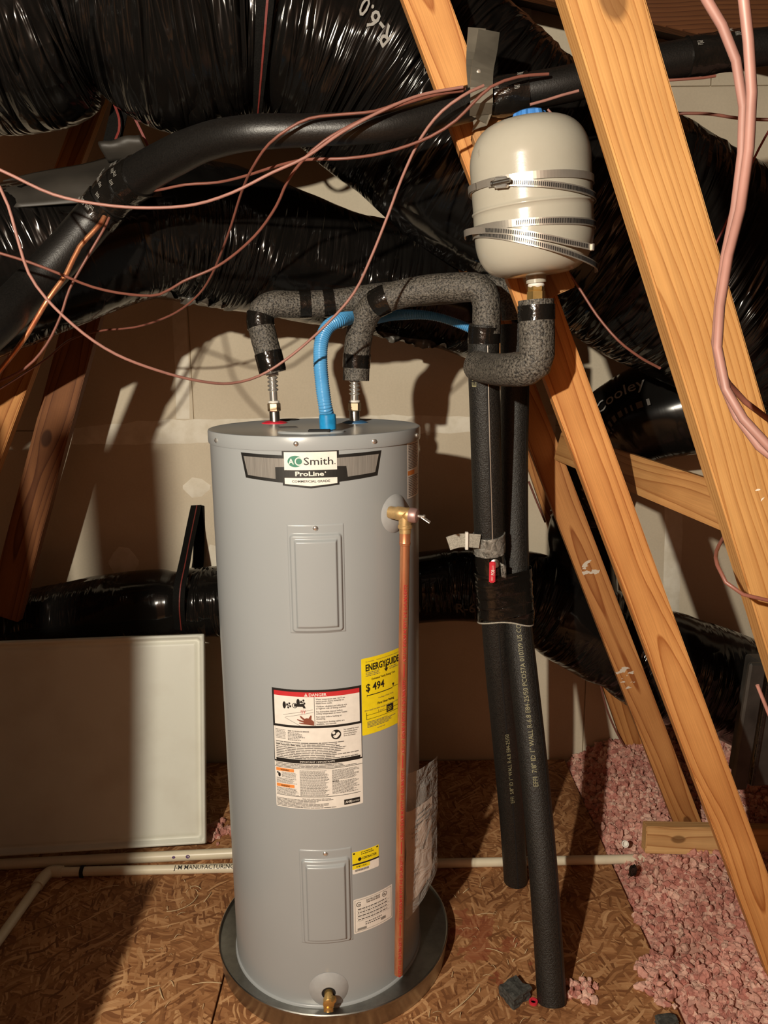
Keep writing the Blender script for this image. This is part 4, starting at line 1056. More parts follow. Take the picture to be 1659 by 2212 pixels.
# risers
v1p = px_path([(1114, 1898, 2.235), (1108, 1800, 2.20), (1100, 1700, 2.16), (1088, 1560, 2.10), (1078, 1450, 2.06), (1070, 1340, 2.03), (1058, 1200, 1.99), (1052, 1050, 1.96), (1048, 900, 1.94), (1045, 800, 1.93), (1045, 735, 1.925), (1047, 700, 1.92)])
v1p[0].z = .001
front_r, V1 = pipe_thing('cold_water_riser', 'front black foam-sleeved riser with red ball valve, ending behind the other on the floor', v1p, [.0385] * 6 + [.0375, .0385, .0385, .0385, .0385, .037], m_foam_blk, ((1047, 722, 1.922, .04), ), seamth=.05, ref=(0, -1, 0))
v2p = px_path([(1192, 2160, 1.755), (1185, 2050, 1.79), (1175, 1900, 1.83), (1162, 1750, 1.88), (1147, 1600, 1.93), (1130, 1450, 1.98), (1118, 1340, 2.02), (1112, 1200, 2.06), (1110, 1000, 2.09), (1112, 850, 2.10), (1112, 700, 2.10)])
v2p[0].z = .001
rear_r, V2 = pipe_thing('hot_water_riser', 'longer black foam-sleeved riser reaching nearest the camera on the floor', v2p, .0385, m_foam_blk, (), seamth=.75, ref=(0, -1, 0))
# printing on the sleeves (runs up the pipe)
P = Print(); P.text(m_printyel, 'EFFI  7/8" ID 1" WALL R-6.8 E84-25/50 PCO57A 010709 US CO', 0, -.006, .0175, width=.43)
s0 = V2.near(at(1160, 1690, 1.9)); s0v2 = s0
P.emit(lambda u, v, o: V2.surf(s0v2 + u, -v / .0385 - .12, o + .0008), rear_r, 'print', step=.02)
P = Print(); P.text(m_printyel, 'EFFI  5/8" ID 1" WALL R-6.8 E84-25/50', 0, -.005, .015, width=.27)
s0v1 = V1.near(at(1108, 1715, 2.16))
P.emit(lambda u, v, o: V1.surf(s0v1 + u, -v / .0385 + .05, o + .0008), front_r, 'print', step=.02)
P = Print(); P.text(m_printyel, 'EFFI', 0, -.005, .018, width=.045); s0b = V1.near(at(1046, 830, 1.932))
P.emit(lambda u, v, o: V1.surf(s0b + u, -v / .0385 - .75, o + .0008), front_r, 'print', step=.02)
# bare rod showing in the riser's slit, and the valve with its lever and ragged tapes
rod = Tube([V1.surf(V1.near(at(1052, 1150, 1.98)), .12, .001), V1.surf(V1.near(at(1046, 900, 1.94)), .12, .001), V1.surf(V1.near(at(1045, 740, 1.93)), .12, .001)], .0018, .02, ref=None)
rod.build('slit_edge_tape', m_steel, front_r, 10)
sv = V1.near(at(1052, 1168, 1.985)); vt = V1.near(at(1056, 1220, 1.995))
V1.build('silver_tape_wrap', m_greytape, front_r, 40, lambda s_, a: .003 * mnoise.noise(Vector((s_ * 60, math.cos(a) * 5, math.sin(a) * 5))), sv - .026, sv + .026, .005)
V1.build('black_tape_wrap', m_tape, front_r, 40, lambda s_, a: .003 * mnoise.noise(Vector((s_ * 30, math.cos(a) * 3, math.sin(a) * 3))), vt - .040, vt + .034, .003)
pv = V1.surf(vt, .10, .012)
bv = lathe('ball_valve', [(.012, -.016), (.012, .004), (.007, .006), (.007, .010), (0, .010)], m_galv, front_r, frame(pv + Vector((0, .006, .022)), (0, -1, 0)), 20)
lev = box('valve_lever', (.016, .006, .058), Matrix.Translation(V1.surf(vt, .0, .020) + Vector((-.004, 0, .004))), m_red, bv, .0028, seg=2)
P = Print(); P.text(m_white, 'PO8', -.007, -.005, .012, bold=.02, width=.014); P.small(m_white, -.022, -.002, -.010, .004, 2, seed=3); P.small(m_white, .008, -.004, .020, .002, 2, seed=4)
lp = V1.surf(vt, .0, .020) + Vector((-.004, -.0032, .004))
P.emit(lambda u, v, o: lp + Vector((-v, -o, u)), lev, 'print', step=None)
flap('torn_tape', (V1.surf(vt + .02, .5, .007), V1.surf(vt + .008, .8, .012), V1.surf(vt - .034, .85, .010), V1.surf(vt - .022, .5, .007)), m_greytape, front_r, 8, 8, .008, 5, .001, .002)
# loose grey strap tail sticking out to the left
wt = thing('strap_tail', at(1000, 1165, 1.95), 'loose grey woven strap end sticking out left above the red valve lever', 'strap')
ribbon('webbing', [at(1036, 1169, 1.94), at(1008, 1167, 1.933), at(988, 1168, 1.93), at(968, 1174, 1.93)], .036, m_webgrey, wt, step=.006)
box('strap_buckle', (.008, .012, .046), Matrix.Translation(at(1008, 1168, 1.93)), m_white, wt, .001)
# tape wound round both risers
tw = thing('tape_wrap', at(1090, 1330, 1.98), 'glossy black tape wound round both risers below the red valve', 'tape')
v, f = [], []; ny, na = 26, 72
for i in range(ny + 1):
    py = 1236 + (1338 - 1236) * i / ny
    a_ = V1.surf(V1.near(at(1062, py, 2.0)), 0, -.0385); b_ = V2.surf(V2.near(at(1116, py, 2.03)), 0, -.0385)
    e = (b_ - a_); e.z = 0; L = e.length; e.normalize(); nn = Vector((0, 0, 1)).cross(e)
    zz = at(1085, py, 2.0).z
    for k in range(na):
        t_ = k / na * (2 * L + 2 * pi * .041)
        if t_ < L: p = a_ + e * t_ - nn * .041
        elif t_ < L + pi * .041: q = (t_ - L) / .041; p = b_ + e * math.sin(q) * .041 - nn * math.cos(q) * .041
        elif t_ < 2 * L + pi * .041: p = b_ - e * (t_ - L - pi * .041) + nn * .041
        else: q = (t_ - 2 * L - pi * .041) / .041; p = a_ - e * math.sin(q) * .041 + nn * math.cos(q) * .041
        p = Vector((p.x, p.y, zz + .008 * math.sin(k / na * 4 * pi + i) * (i / ny) + (-.006 if i > ny - 2 else 0)))
        ctr = (a_ + b_) / 2; dr = (p - ctr); dr.z = 0
        p += dr.normalized() * (.0045 + .0035 * mnoise.noise(Vector((i * .8 + k * .05, k * .07, 1.5))))
        v.append(p)
for i in range(ny):
    for k in range(na): f.append((i * na + k, i * na + (k + 1) % na, (i + 1) * na + (k + 1) % na, (i + 1) * na + k))
mesh('tape_layers', v, f, m_tape, tw, True)
bd_ = [v[ny * na + k] + Vector((0, 0, -.001)) for k in range(na)]
vv = [p for p in bd_] + [p + Vector((0, 0, -.004)) for p in bd_]
mesh('tape_edge', vv, [(k, (k + 1) % na, na + (k + 1) % na, na + k) for k in range(na)], m_webgrey, tw, True)

# branch up to the expansion tank
tkp = px_path([(1030, 790, 1.90), (1055, 796, 1.84), (1085, 799, 1.74), (1115, 798, 1.66), (1140, 795, 1.625), (1155, 785, 1.615), (1160, 765, 1.61), (1160, 740, 1.61), (1159, 690, 1.61), (1158, 648, 1.61)])
tb, TT = pipe_thing('tank_branch', 'grey foam-wrapped elbow pipe carrying the expansion tank', tkp, .0360, m_foam_grey, ((1158, 671, 1.61, .030),), sj=.0008)
pt = at(1158, 648, 1.61)
lathe('union_nut', [(.018, -.004), (.0185, 0), (.0185, .016), (.016, .018), (.017, .019), (.017, .026)], m_brass, tb, frame(pt, (-.02, 0, 1)), 6, False)
lathe('thread_tape', [(.0145, .024), (.017, .028), (.0155, .033), (.018, .037), (.0165, .042), (.014, .050)], m_white, tb, frame(pt, (-.02, 0, 1)), 24)

# ================================================================== expansion tank
tk_b = at(1158, 600, 1.61); tax = (at(1139, 255, 1.60) - tk_b).normalized()
tank = thing('expansion_tank', tk_b, 'cream expansion tank with blue cap strapped to the pine brace', 'tank')
MT = frame(tk_b, tax); TL = (at(1143, 258, 1.60) - tk_b).length; TR = .1165
prof = [(.014, .0), (.016, .004)]
for k in range(0, 13):
    a = pi / 2 * k / 12; prof.append((.022 + (TR - .022) * math.sin(a) ** .62, .004 + .078 * (1 - math.cos(a)) ** 1.1))
prof += [(TR, .12), (TR, TL * .435), (TR + .001, TL * .437), (TR + .0022, TL * .442), (TR + .0022, TL * .450), (TR, TL * .455), (TR - .0005, TL * .47)]
for k in range(0, 13):
    a = pi / 2 * k / 12; prof.append((max(0.0, TR * math.cos(a) ** .50), TL - .078 + .078 * math.sin(a) ** 1.1))
lathe('shell', prof, m_tank, tank, MT, 96, angle=60)
lathe('inlet_collar', [(.020, -.010), (.020, .004), (.024, .006)], m_tank, tank, MT, 32)
Mc = MT @ Matrix.Translation((.004, 0, TL - .014))
bm = bmesh.new()
v, f = [], []
n = 48
for z, r in ((0, .030), (.018, .030), (.026, .028), (.029, .022), (.029, .0)):
    for k in range(n):
        a = 2 * pi * k / n; rr_ = r * (1 + .09 * (1 if math.cos(6 * a) > .2 else -.6)) if z < .027 else r
        v.append(Mc @ Vector((rr_ * math.cos(a), rr_ * math.sin(a), z)))
for i in range(4):
    for k in range(n): f.append((i * n + k, i * n + (k + 1) % n, (i + 1) * n + (k + 1) % n, (i + 1) * n + k))
bm.free(); mesh('valve_cap', v, f, m_bluecap, tank)
# hose clamps round tank (and brace)
def hclamp(label, h0, tilt, rib, a0, a1, wid, buckle=None, extra=0.002, tail=None):
    t_ = thing('hose_clamp', MT @ Vector((0, -TR, h0)), label, 'hose clamp', 'steel hose clamps on the tank')
    n = 120; v, f = [], []
    def pt_(a, dz, off):
        # a = 0 faces the camera, grows to the right; stretched at the back so it reaches round the brace
        r = TR + extra + off; bk_ = max(0, -math.cos(a))
        x, y = r * math.sin(a), -r * math.cos(a) + .035 * bk_
        ex = tail(a) if tail else 0
        return MT @ Vector((x, y - 0, h0 + tilt * math.sin(a) + dz)) + Vector((0, 0, 0)) + (MT.to_3x3() @ Vector((math.sin(a), -math.cos(a), 0))) * ex
    for k in range(n + 1):
        a = a0 + (a1 - a0) * k / n
        for dz, o in ((-wid / 2, 0), (-wid / 2, .0012), (wid / 2, .0012), (wid / 2, 0)): v.append(pt_(a, dz, o))
    for k in range(n):
        for j in range(4): f.append((k * 4 + j, k * 4 + (j + 1) % 4, (k + 1) * 4 + (j + 1) % 4, (k + 1) * 4 + j))
    mesh('band', v, f, m_steel, t_)
    if rib:
        v, f = [], []; m = int((rib[1] - rib[0]) / .028)
        for k in range(m):
            a = rib[0] + k * .028; b = a + .013; i0 = len(v)
            for q in (a, b):
                for dz in (-wid * .30, wid * .30): v.append(pt_(q, dz, .0014)); v.append(pt_(q, dz, .0021))
            f += [(i0 + 1, i0 + 3, i0 + 7, i0 + 5), (i0, i0 + 1, i0 + 5, i0 + 4), (i0 + 2, i0 + 6, i0 + 7, i0 + 3), (i0, i0 + 2, i0 + 3, i0 + 1), (i0 + 4, i0 + 5, i0 + 7, i0 + 6)]
        rb = mesh('worm_slots', v, f, m_seam, t_); rb['kind'] = 'stuff'
    if buckle is not None:
        p = pt_(buckle, 0, .006); nr = MT.to_3x3() @ Vector((math.sin(buckle), -math.cos(buckle), 0))
        hb_ = box('screw_housing', (.026, .019, .011), frame(p, nr, (1, 0, 0)), m_chrome, t_, .002)
        lathe('clamp_screw', [(.0042, -.020), (.0042, .012), (.006, .013), (.006, .017), (0, .017)], m_galv, hb_, frame(p + nr * .006, MT.to_3x3() @ Vector((-math.cos(buckle), -math.sin(buckle), 0)), (0, 0, 1)), 12)
    return t_, pt_
def hz(px, py): # height on the tank front for a pixel
    d = ray(px, py); o = MT.inverted() @ CAM; dd = MT.to_3x3().inverted() @ d
    a = dd.x ** 2 + dd.y ** 2; b = 2 * (o.x * dd.x + o.y * dd.y); c = o.x ** 2 + o.y ** 2 - TR ** 2; D = b * b - 4 * a * c
    t_ = (-b - math.sqrt(max(0, D))) / (2 * a); p = o + dd * t_; return p.z, math.atan2(p.x, -p.y)
z1, a1 = hz(1075, 390); z2, a2 = hz(1255, 377)
k = (z2 - z1) / (math.sin(a2) - math.sin(a1)); hclamp('smooth steel clamp band, uppermost on the expansion tank', z1 - k * math.sin(a1), k, None, 0, 2 * pi, .0135)
z1, a1 = hz(1075, 396); z2, a2 = hz(1255, 412)
k = (z2 - z1) / (math.sin(a2) - math.sin(a1)); hclamp('slotted steel clamp with dark screw housing, second from the tank top', z1 - k * math.sin(a1), k, (-.55, 1.5), -.9, 2 * pi - .9 - .3, .0125, buckle=-.62, extra=.0045)
z1, a1 = hz(1060, 489); z2, a2 = hz(1255, 478)
k = (z2 - z1) / (math.sin(a2) - math.sin(a1)); hclamp('slotted steel clamp just below the tank seam', z1 - k * math.sin(a1), k, (-.45, 1.45), 0, 2 * pi, .0135)
z1, a1 = hz(1060, 497); z2, a2 = hz(1215, 522)
k = (z2 - z1) / (math.sin(a2) - math.sin(a1)); hcl, ptf = hclamp('slotted clamp strip with bent loose end on the lower tank', z1 - k * math.sin(a1), k, (-1.0, .66), -1.9, .72, .0125, extra=.0050, tail=lambda a: .010 * smooth(.2, .75, a) + .014 * smooth(-1.0, -1.7, a))
box('bent_tip', (.005, .0125, .010), frame(ptf(.72, 0, .002), (.2, -1, 0)), m_chrome, hcl, .001)
z1, a1 = hz(1060, 507); z2, a2 = hz(1230, 548)
k = (z2 - z1) / (math.sin(a2) - math.sin(a1)); hclamp('slotted steel clamp sloping down to the right, lowest on the tank', z1 - k * math.sin(a1), k, (-1.2, 1.2), -1.7, 1.6, .0125, extra=.0025)

# ================================================================== blue hose
hp = [on_top(709, 925) + Vector((0, 0, .02))] + px_path([(703, 880, 1.875), (696, 830, 1.885), (692, 780, 1.90), (695, 735, 1.92), (709, 706, 1.94), (732, 692, 1.96), (762, 687, 2.03), (785, 687, 2.10), (810, 686, 2.16), (860, 680, 2.24), (930, 682, 2.28), (985, 697, 2.28), (1030, 717, 2.28)])
hose = thing('corrugated_hose', on_top(709, 930), 'bright blue corrugated hose arching out of the heater top', 'hose')
TB = Tube(hp, [.0165] * 8 + [.0165, .016, .014, .012, .012, .012], .0012, ref=None)
TB.build('corrugated_tube', m_hose, hose, 28, lambda s, a: .0011 * math.sin(2 * pi * s / .0056), angle=85)
lathe('coupling', [(.0165, 0), (.0195, .001), (.0200, .020), (.0195, .034), (.0175, .036)], m_bluecpl, hose, frame(on_top(709, 932) + Vector((0, 0, .0045)), Vector((-.03, 0, 1))), 36)

# ================================================================== black insulated refrigerant line across the top
lp = px_path([(-260, 900, 1.45), (-130, 800, 1.60), (0, 690, 1.76), (70, 620, 1.86), (140, 545, 1.90), (205, 470, 1.92), (255, 415, 1.90), (310, 375, 1.84), (370, 340, 1.77), (450, 305, 1.70), (540, 287, 1.65), (680, 281, 1.64), (830, 273, 1.64), (930, 250, 1.66), (1020, 222, 1.68), (1100, 205, 1.67), (1210, 185, 1.66), (1300, 165, 1.66), (1400, 140, 1.66), (1500, 122, 1.66), (1620, 105, 1.66), (1800, 85, 1.66)])
line, TLn = pipe_thing('refrigerant_line', 'long black foam-wrapped line swooping from lower left to upper right', lp, [.046] * 7 + [.043, .040, .036, .033, .030, .029, .030] + [.034] * 8, m_foam_smooth, (), cat='insulated pipe', ref=(0, 0, 1))
def tapewrap(px, py, Y, wdt, o, seed):
    s = TLn.near(at(px, py, Y)); TLn.build('tape_band', m_tape, line, 40, lambda s_, a: .0035 * mnoise.noise(Vector((s_ * 45 + seed, math.cos(a) * 2.5, math.sin(a) * 2.5))), s - wdt / 2, s + wdt / 2, o)
    P = Print(); R = random.Random(seed)
    for q in range(5):
        u_ = R.uniform(-wdt / 2 + .004, wdt / 2 - .016); v_ = R.uniform(-.022, .022)
        P.small(m_white, u_, v_, u_ + .012, v_ + .010, 4, layer=2, seed=seed * 10 + q, fill=.35)
    P.emit(lambda u, v, of: TLn.surf(s + u, math.radians(80) - v / .044, of + o + .0045), line, 'print', step=None)
tapewrap(292, 392, 1.86, .050, .0035, 1); tapewrap(253, 420, 1.90, .060, .003, 2); tapewrap(222, 455, 1.92, .045, .0045, 3); tapewrap(1100, 205, 1.67, .075, .003, 4)
tapewrap(1540, 118, 1.66, .10, .003, 5)
# metal hanger strap
hs = thing('hanger_strap', at(1035, 60, 1.66), 'grey galvanised hanger strap holding the black line below the top brace', 'strap')
ribbon('strap_tail', [at(1030, 62, 1.72), at(1026, 130, 1.70), at(1030, 190, 1.655)], .036, m_card, hs)
ribbon('strap_loop', [at(1056, 68, 1.72), at(1050, 110, 1.69), at(1042, 150, 1.66), at(1040, 190, 1.633), at(1040, 222, 1.63), at(1038, 246, 1.655), at(1030, 262, 1.70)], .044, m_card, hs)
lathe('strap_nail', [(.004, 0), (.004, .002), (0, .003)], m_steel, hs, frame(at(1034, 155, 1.652), (0, -1, 0)), 12)

# ================================================================== wires
def wire(label, lst, mat=None, r=.0030, name='wire', cat='wire', step=.02):
    pts = px_path(lst); T = Tube(pts, r, step, ref=None); o = T.build(name, mat or m_wire, None, 10)
    return tag(o, label, cat)
wire('dusty red wire sagging across the taped joint of the black line', [(-120, 320, 1.5), (0, 367, 1.52), (115, 420, 1.53), (220, 442, 1.54), (320, 449, 1.55), (420, 442, 1.56), (500, 417, 1.57), (590, 372, 1.57), (660, 340, 1.57), (740, 285, 1.575), (830, 237, 1.58), (910, 205, 1.60), (1000, 188, 1.615)], m_wirepink)
wire('red wire from the taped joint curling over the line by the tank', [(318, 412, 1.86), (340, 411, 1.83), (400, 399, 1.81), (470, 394, 1.80), (530, 380, 1.76), (600, 358, 1.70), (660, 345, 1.64), (750, 342, 1.62), (830, 330, 1.62), (930, 295, 1.615), (985, 260, 1.605), (1020, 225, 1.60), (1060, 188, 1.595), (1120, 166, 1.60), (1185, 160, 1.61)], m_wire)
wire('long pink wire looping in front of the hot pipe over the heater top', [(-60, 330, 1.5), (0, 405, 1.5), (18, 445, 1.5), (42, 530, 1.5), (62, 590, 1.51), (100, 645, 1.52), (180, 720, 1.54), (250, 765, 1.56), (340, 800, 1.6), (430, 823, 1.66), (500, 828, 1.72), (560, 812, 1.76), (620, 775, 1.76), (700, 706, 1.74), (765, 632, 1.72), (800, 560, 1.7), (840, 460, 1.68), (868, 385, 1.66), (910, 297, 1.63), (955, 240, 1.605), (1015, 198, 1.598), (1045, 185, 1.605)], m_wirepink, .0030)
wire('red wire rising from mid left to the ducts at the top centre', [(-80, 525, 1.6), (0, 547, 1.62), (65, 567, 1.64), (125, 590, 1.66), (200, 620, 1.7), (280, 636, 1.74), (345, 636, 1.78), (395, 608, 1.8), (470, 575, 1.8), (550, 510, 1.74), (597, 445, 1.68), (622, 390, 1.63), (655, 345, 1.60), (700, 305, 1.585), (780, 260, 1.585), (850, 232, 1.59), (940, 205, 1.61), (1000, 196, 1.625)], m_wire)
wire('thin brown wire looping down against the shaded drywall', [(0, 840, 2.3), (40, 815, 2.3), (100, 775, 2.28), (150, 735, 2.24), (210, 716, 2.2), (300, 705, 2.15), (380, 675, 2.1), (430, 635, 2.05), (455, 598, 2.0), (495, 500, 1.85), (522, 415, 1.75), (547, 360, 1.66), (582, 310, 1.605), (625, 277, 1.59), (668, 256, 1.59), (740, 247, 1.592), (810, 240, 1.592), (880, 216, 1.605), (960, 197, 1.62), (1005, 192, 1.625)], m_wire, .0028)
wire('pink wire dropping from the taped joint beside the copper tube', [(236, 470, 1.86), (228, 488, 1.85), (186, 560, 1.84), (150, 625, 1.84), (130, 685, 1.84), (100, 745, 1.84), (55, 795, 1.84), (-40, 840, 1.84)], m_wire)
t_ = wire('bare copper tube hanging from the taped joint toward lower left', [(226, 468, 1.87), (218, 482, 1.86), (172, 533, 1.84), (158, 560, 1.83), (143, 592, 1.82), (105, 645, 1.80), (50, 735, 1.80), (-20, 825, 1.80)], m_copper, .0056, 'copper_tube', 'copper tube')
wire('thin red wire trailing right between the black line and tank cap', [(1145, 226, 1.6), (1178, 217, 1.6), (1213, 206, 1.6), (1250, 196, 1.6)], m_wirepink, .0028)
wire('short red wire stub standing beside the blue tank cap', [(1183, 236, 1.62), (1196, 250, 1.62), (1212, 275, 1.63)], m_wirepink, .0022)
wire('red wire dropping behind the tank in front of the branch duct', [(1218, 570, 1.70), (1232, 594, 1.70), (1255, 628, 1.70), (1290, 682, 1.68), (1335, 735, 1.66), (1380, 770, 1.6), (1425, 795, 1.5)], m_wire, .0027)
wire('thin red wire under the black line at upper right', [(1370, 176, 1.62), (1430, 174, 1.61), (1480, 171, 1.6), (1520, 168, 1.6), (1546, 164, 1.6)], m_wire, .0026)
wire('red wire crossing the drywall at upper right', [(1390, 246, 1.9), (1450, 245, 1.9), (1530, 246, 1.85), (1600, 256, 1.8), (1720, 260, 1.75)], m_wire, .0034)
wire('maroon wire slanting down behind the near strands at right', [(1680, 250, 1.75), (1640, 320, 1.75), (1590, 430, 1.76), (1560, 500, 1.78), (1520, 575, 1.8)], m_wiredark, .0024)
wire('left of two thick pink wires hanging closest at the right', [(1490, -70, .58), (1527, 0, .58), (1560, 55, .58), (1590, 130, .58), (1606, 230, .585), (1603, 330, .59), (1588, 450, .60), (1567, 550, .61), (1553, 650, .62), (1546, 740, .63), (1560, 825, .63), (1592, 900, .62), (1640, 965, .61), (1710, 1020, .60)], m_wirenear, .0034)
wire('right of two thick pink wires hanging closest at the right', [(1598, -70, .56), (1607, 0, .56), (1617, 90, .56), (1624, 200, .565), (1618, 320, .57), (1600, 450, .585), (1574, 550, .60), (1556, 660, .61), (1550, 750, .615), (1568, 840, .61), (1606, 905, .60), (1680, 985, .59)], m_wirenear, .0036)
wire('brown wire branching behind the hanging pair to the right edge', [(1550, 790, .66), (1575, 830, .68), (1610, 868, .7), (1659, 905, .7), (1730, 950, .7)], m_wire, .0026)
wire('brown wire curling out from behind the front brace at right', [(1570, 1150, 1.08), (1548, 1190, 1.03), (1550, 1222, .98), (1568, 1258, .96), (1605, 1284, .95), (1659, 1297, .95), (1740, 1300, .95)], m_wire, .0026)
wire('red wire by the sheet-metal boot at the right edge', [(1636, 1480, 1.0), (1648, 1510, 1.0), (1662, 1545, 1.0), (1680, 1570, 1.0)], m_wirepink, .0026)
wire('pink wire running down the rearmost brace to the insulation', [(1293, 1462, 2.91), (1312, 1535, 2.91), (1340, 1597, 2.91), (1368, 1637, 2.91), (1392, 1656, 2.91)], m_wire, .0040)
wire('pink wire lying along the upper rear brace beside the risers', [(1142, 1040, 2.91), (1160, 1085, 2.91), (1178, 1128, 2.91)], m_wire, .0040)

# ================================================================== white moulded panel leaning at the left
pn = thing('drain_tray', at(300, 1830, 2.40), 'white moulded plastic panel leaning on edge against the lowest duct', 'tray')
c00 = at(447, 1818, 2.40); c10 = at(443, 1368, 2.60); dirx = (at(0, 1846, 2.335) - c00).normalized(); upv = (c10 - c00); PH = upv.length; upv.normalize(); PW = .80
pnr = dirx.cross(upv).normalized()
if pnr.y > 0: pnr = -pnr
def pp(x, y, h): return c00 + dirx * x + upv * y + pnr * h
v, f = [], []
xs = sorted(set([0, .004, .010, .016, .021, .026, .030, .036] + [PW - q for q in (0, .004, .010, .016, .021, .026, .030, .036)] + list(np.linspace(.04, PW - .04, 60))))
ys = sorted(set([0, .004, .010, .016, .021, .026, .030, .036] + [PH - q for q in (0, .004, .010, .016, .021, .026, .030, .036)] + list(np.linspace(.04, PH - .04, 60))))
for x in xs:
    for y in ys:
        d = min(x, PW - x, y, PH - y)
        cxp, cyp = x if x < PW / 2 else PW - x, y if y < PH / 2 else PH - y
        d2 = min(d, (cxp + cyp) * .7071 - .012)
        h = .024 * smooth(-.002, .005, d) * (1 - smooth(.009, .017, d2)) + .004
        h += .006 * smooth(.026, .033, d2)
        v.append(pp(x, y, h))
ny = len(ys)
for i in range(len(xs) - 1):
    for k in range(ny - 1): f.append((i * ny + k, (i + 1) * ny + k, (i + 1) * ny + k + 1, i * ny + k + 1))
sh = mesh('tray_shell', v, f, m_panel, pn, True); md = sh.modifiers.new('thick', 'SOLIDIFY'); md.thickness = .003; md.offset = 0
cc_ = at(190, 1603, 2.47)
lx = (cc_ - c00).dot(dirx); ly = (cc_ - c00).dot(upv)
v, f = [], []
for k in range(49):
    a = 2 * pi * k / 48
    for r, h in ((.0525, .010), (.0545, .0113), (.0565, .010)): v.append(pp(lx + r * math.cos(a), ly + r * math.sin(a), h))
    if k: f += [(3 * k - 3, 3 * k, 3 * k + 1, 3 * k - 2), (3 * k - 2, 3 * k + 1, 3 * k + 2, 3 * k - 1)]
mesh('moulded_ring', v, f, m_panel, pn, True)

# ================================================================== drain pipes on the floor
def pvc(name, label, pts, r):
    t_ = thing(name, pts[0], label, 'pvc pipe'); T = Tube(pts, r, .05, ref=(0, 0, 1)); T.build('pipe', m_pvc, t_, 28); return t_, T
a_, b_ = on(-260, 1880, .018), on(560, 1840, .018)
u1_, TU = pvc('drain_pipe', 'upper cream pvc pipe on the floor under the white panel', [a_, b_, b_ + (b_ - a_).normalized() * .28], .0175)
for px, py, rx, ry in ((378, 1841, .006, .004), (397, 1846, .007, .006)):
    p = on(px, py, .018); s = TU.near(p); P = Print(); P.disc(m_primer, 0, 0, rx, ry)
    P.emit(lambda u, v, o, s=s: TU.surf(s + u, math.radians(70) - v / .0175, o), u1_, 'primer_stain', step=None)
a_, b_ = on(112, 1884, .015), on(1390, 1855, .015)
l1, TLo = pvc('drain_pipe', 'thin cream pvc pipe with lettering crossing the floor behind the heater', [a_, b_], .0150)
P = Print(); P.text(m_black, 'J-M MANUFACTURING', 0, -.005, .019, bold=.01, width=.200); sj = TLo.near(on(372, 1875, .015))
P.emit(lambda u, v, o: TLo.surf(sj + u, math.radians(38) - v / .015, o + .0004), l1, 'print', step=None)
TLo.build('pipe_clamp', m_seam, l1, 24, None, TLo.near(on(185, 1880, .015)) - .006, TLo.near(on(185, 1880, .015)) + .006, .004)
e0 = on(96, 1893, .015); e1 = on(-60, 2110, .015)
l2, _ = pvc('drain_pipe', 'cream pvc pipe running from the elbow toward the lower left corner', [e0, e1], .0150)
el = Tube([e0 + (e1 - e0).normalized() * .05, e0 + (e1 - e0).normalized() * .012, on(108, 1884, .015), on(135, 1883, .015)], .0190, .008, ref=(0, 0, 1))
el.build('elbow', m_pvc, l1, 28)

# ================================================================== pink loose-fill insulation
bm = bmesh.new(); bmesh.ops.create_icosphere(bm, subdivisions=2, radius=1.0); ico = np.array([v.co[:] for v in bm.verts]); icf = np.array([[v.index for v in fc.verts] for fc in bm.faces]); bm.free()
rng = np.random.default_rng(5)
def bed(x, y):
    return -.012 + .075 * np.clip((x - .76) / .22, 0, 1) + .05 * np.clip((x - 1.0) / .5, 0, 1) + .018 * np.sin(x * 9 + y * 5) * np.clip((x - .8) / .2, 0, 1) + .05 * np.clip((y - 2.5) / .4, 0, 1) * np.clip((x - .76) / .15, 0, 1)
nb_ = 11500
X = rng.uniform(.768, 1.75, nb_); Y = rng.uniform(1.25, 3.0, nb_); Z = bed(X, Y) + rng.uniform(-.012, .010, nb_); S_ = rng.uniform(.004, .0125, nb_)
# spill on the boards and a little behind the panel
spill = []
for px, py, n, sp_ in ((1255, 2142, 34, .022), (1420, 2085, 46, .030), (1425, 2150, 24, .03), (1395, 1990, 20, .02), (1330, 1850, 10, .015), (470, 1800, 40, .035), (1440, 2110, 40, .03)):
    c = on(px, py, 0)
    for k in range(n): spill.append((c.x + rng.normal() * sp_, c.y + rng.normal() * sp_ * .8, .004 + abs(rng.normal()) * .006, rng.uniform(.006, .013)))
spill = np.array(spill)
X = np.concatenate([X, spill[:, 0]]); Y = np.concatenate([Y, spill[:, 1]]); Z = np.concatenate([Z, spill[:, 2]]); S_ = np.concatenate([S_, spill[:, 3]])
N_ = len(X); nv_ = len(ico)
sc = S_[:, None, None] * rng.uniform(.55, 1.4, (N_, 1, 3))
ang = rng.uniform(0, 2 * pi, N_); ca, sa = np.cos(ang), np.sin(ang)
lump = 1 + .20 * rng.standard_normal((N_, nv_, 1))
V = ico[None] * sc * lump
V = np.stack([V[..., 0] * ca[:, None] - V[..., 1] * sa[:, None], V[..., 0] * sa[:, None] + V[..., 1] * ca[:, None], V[..., 2]], -1) + np.stack([X, Y, Z], -1)[:, None]
Fc = (icf[None] + (np.arange(N_) * nv_)[:, None, None]).reshape(-1, 3)
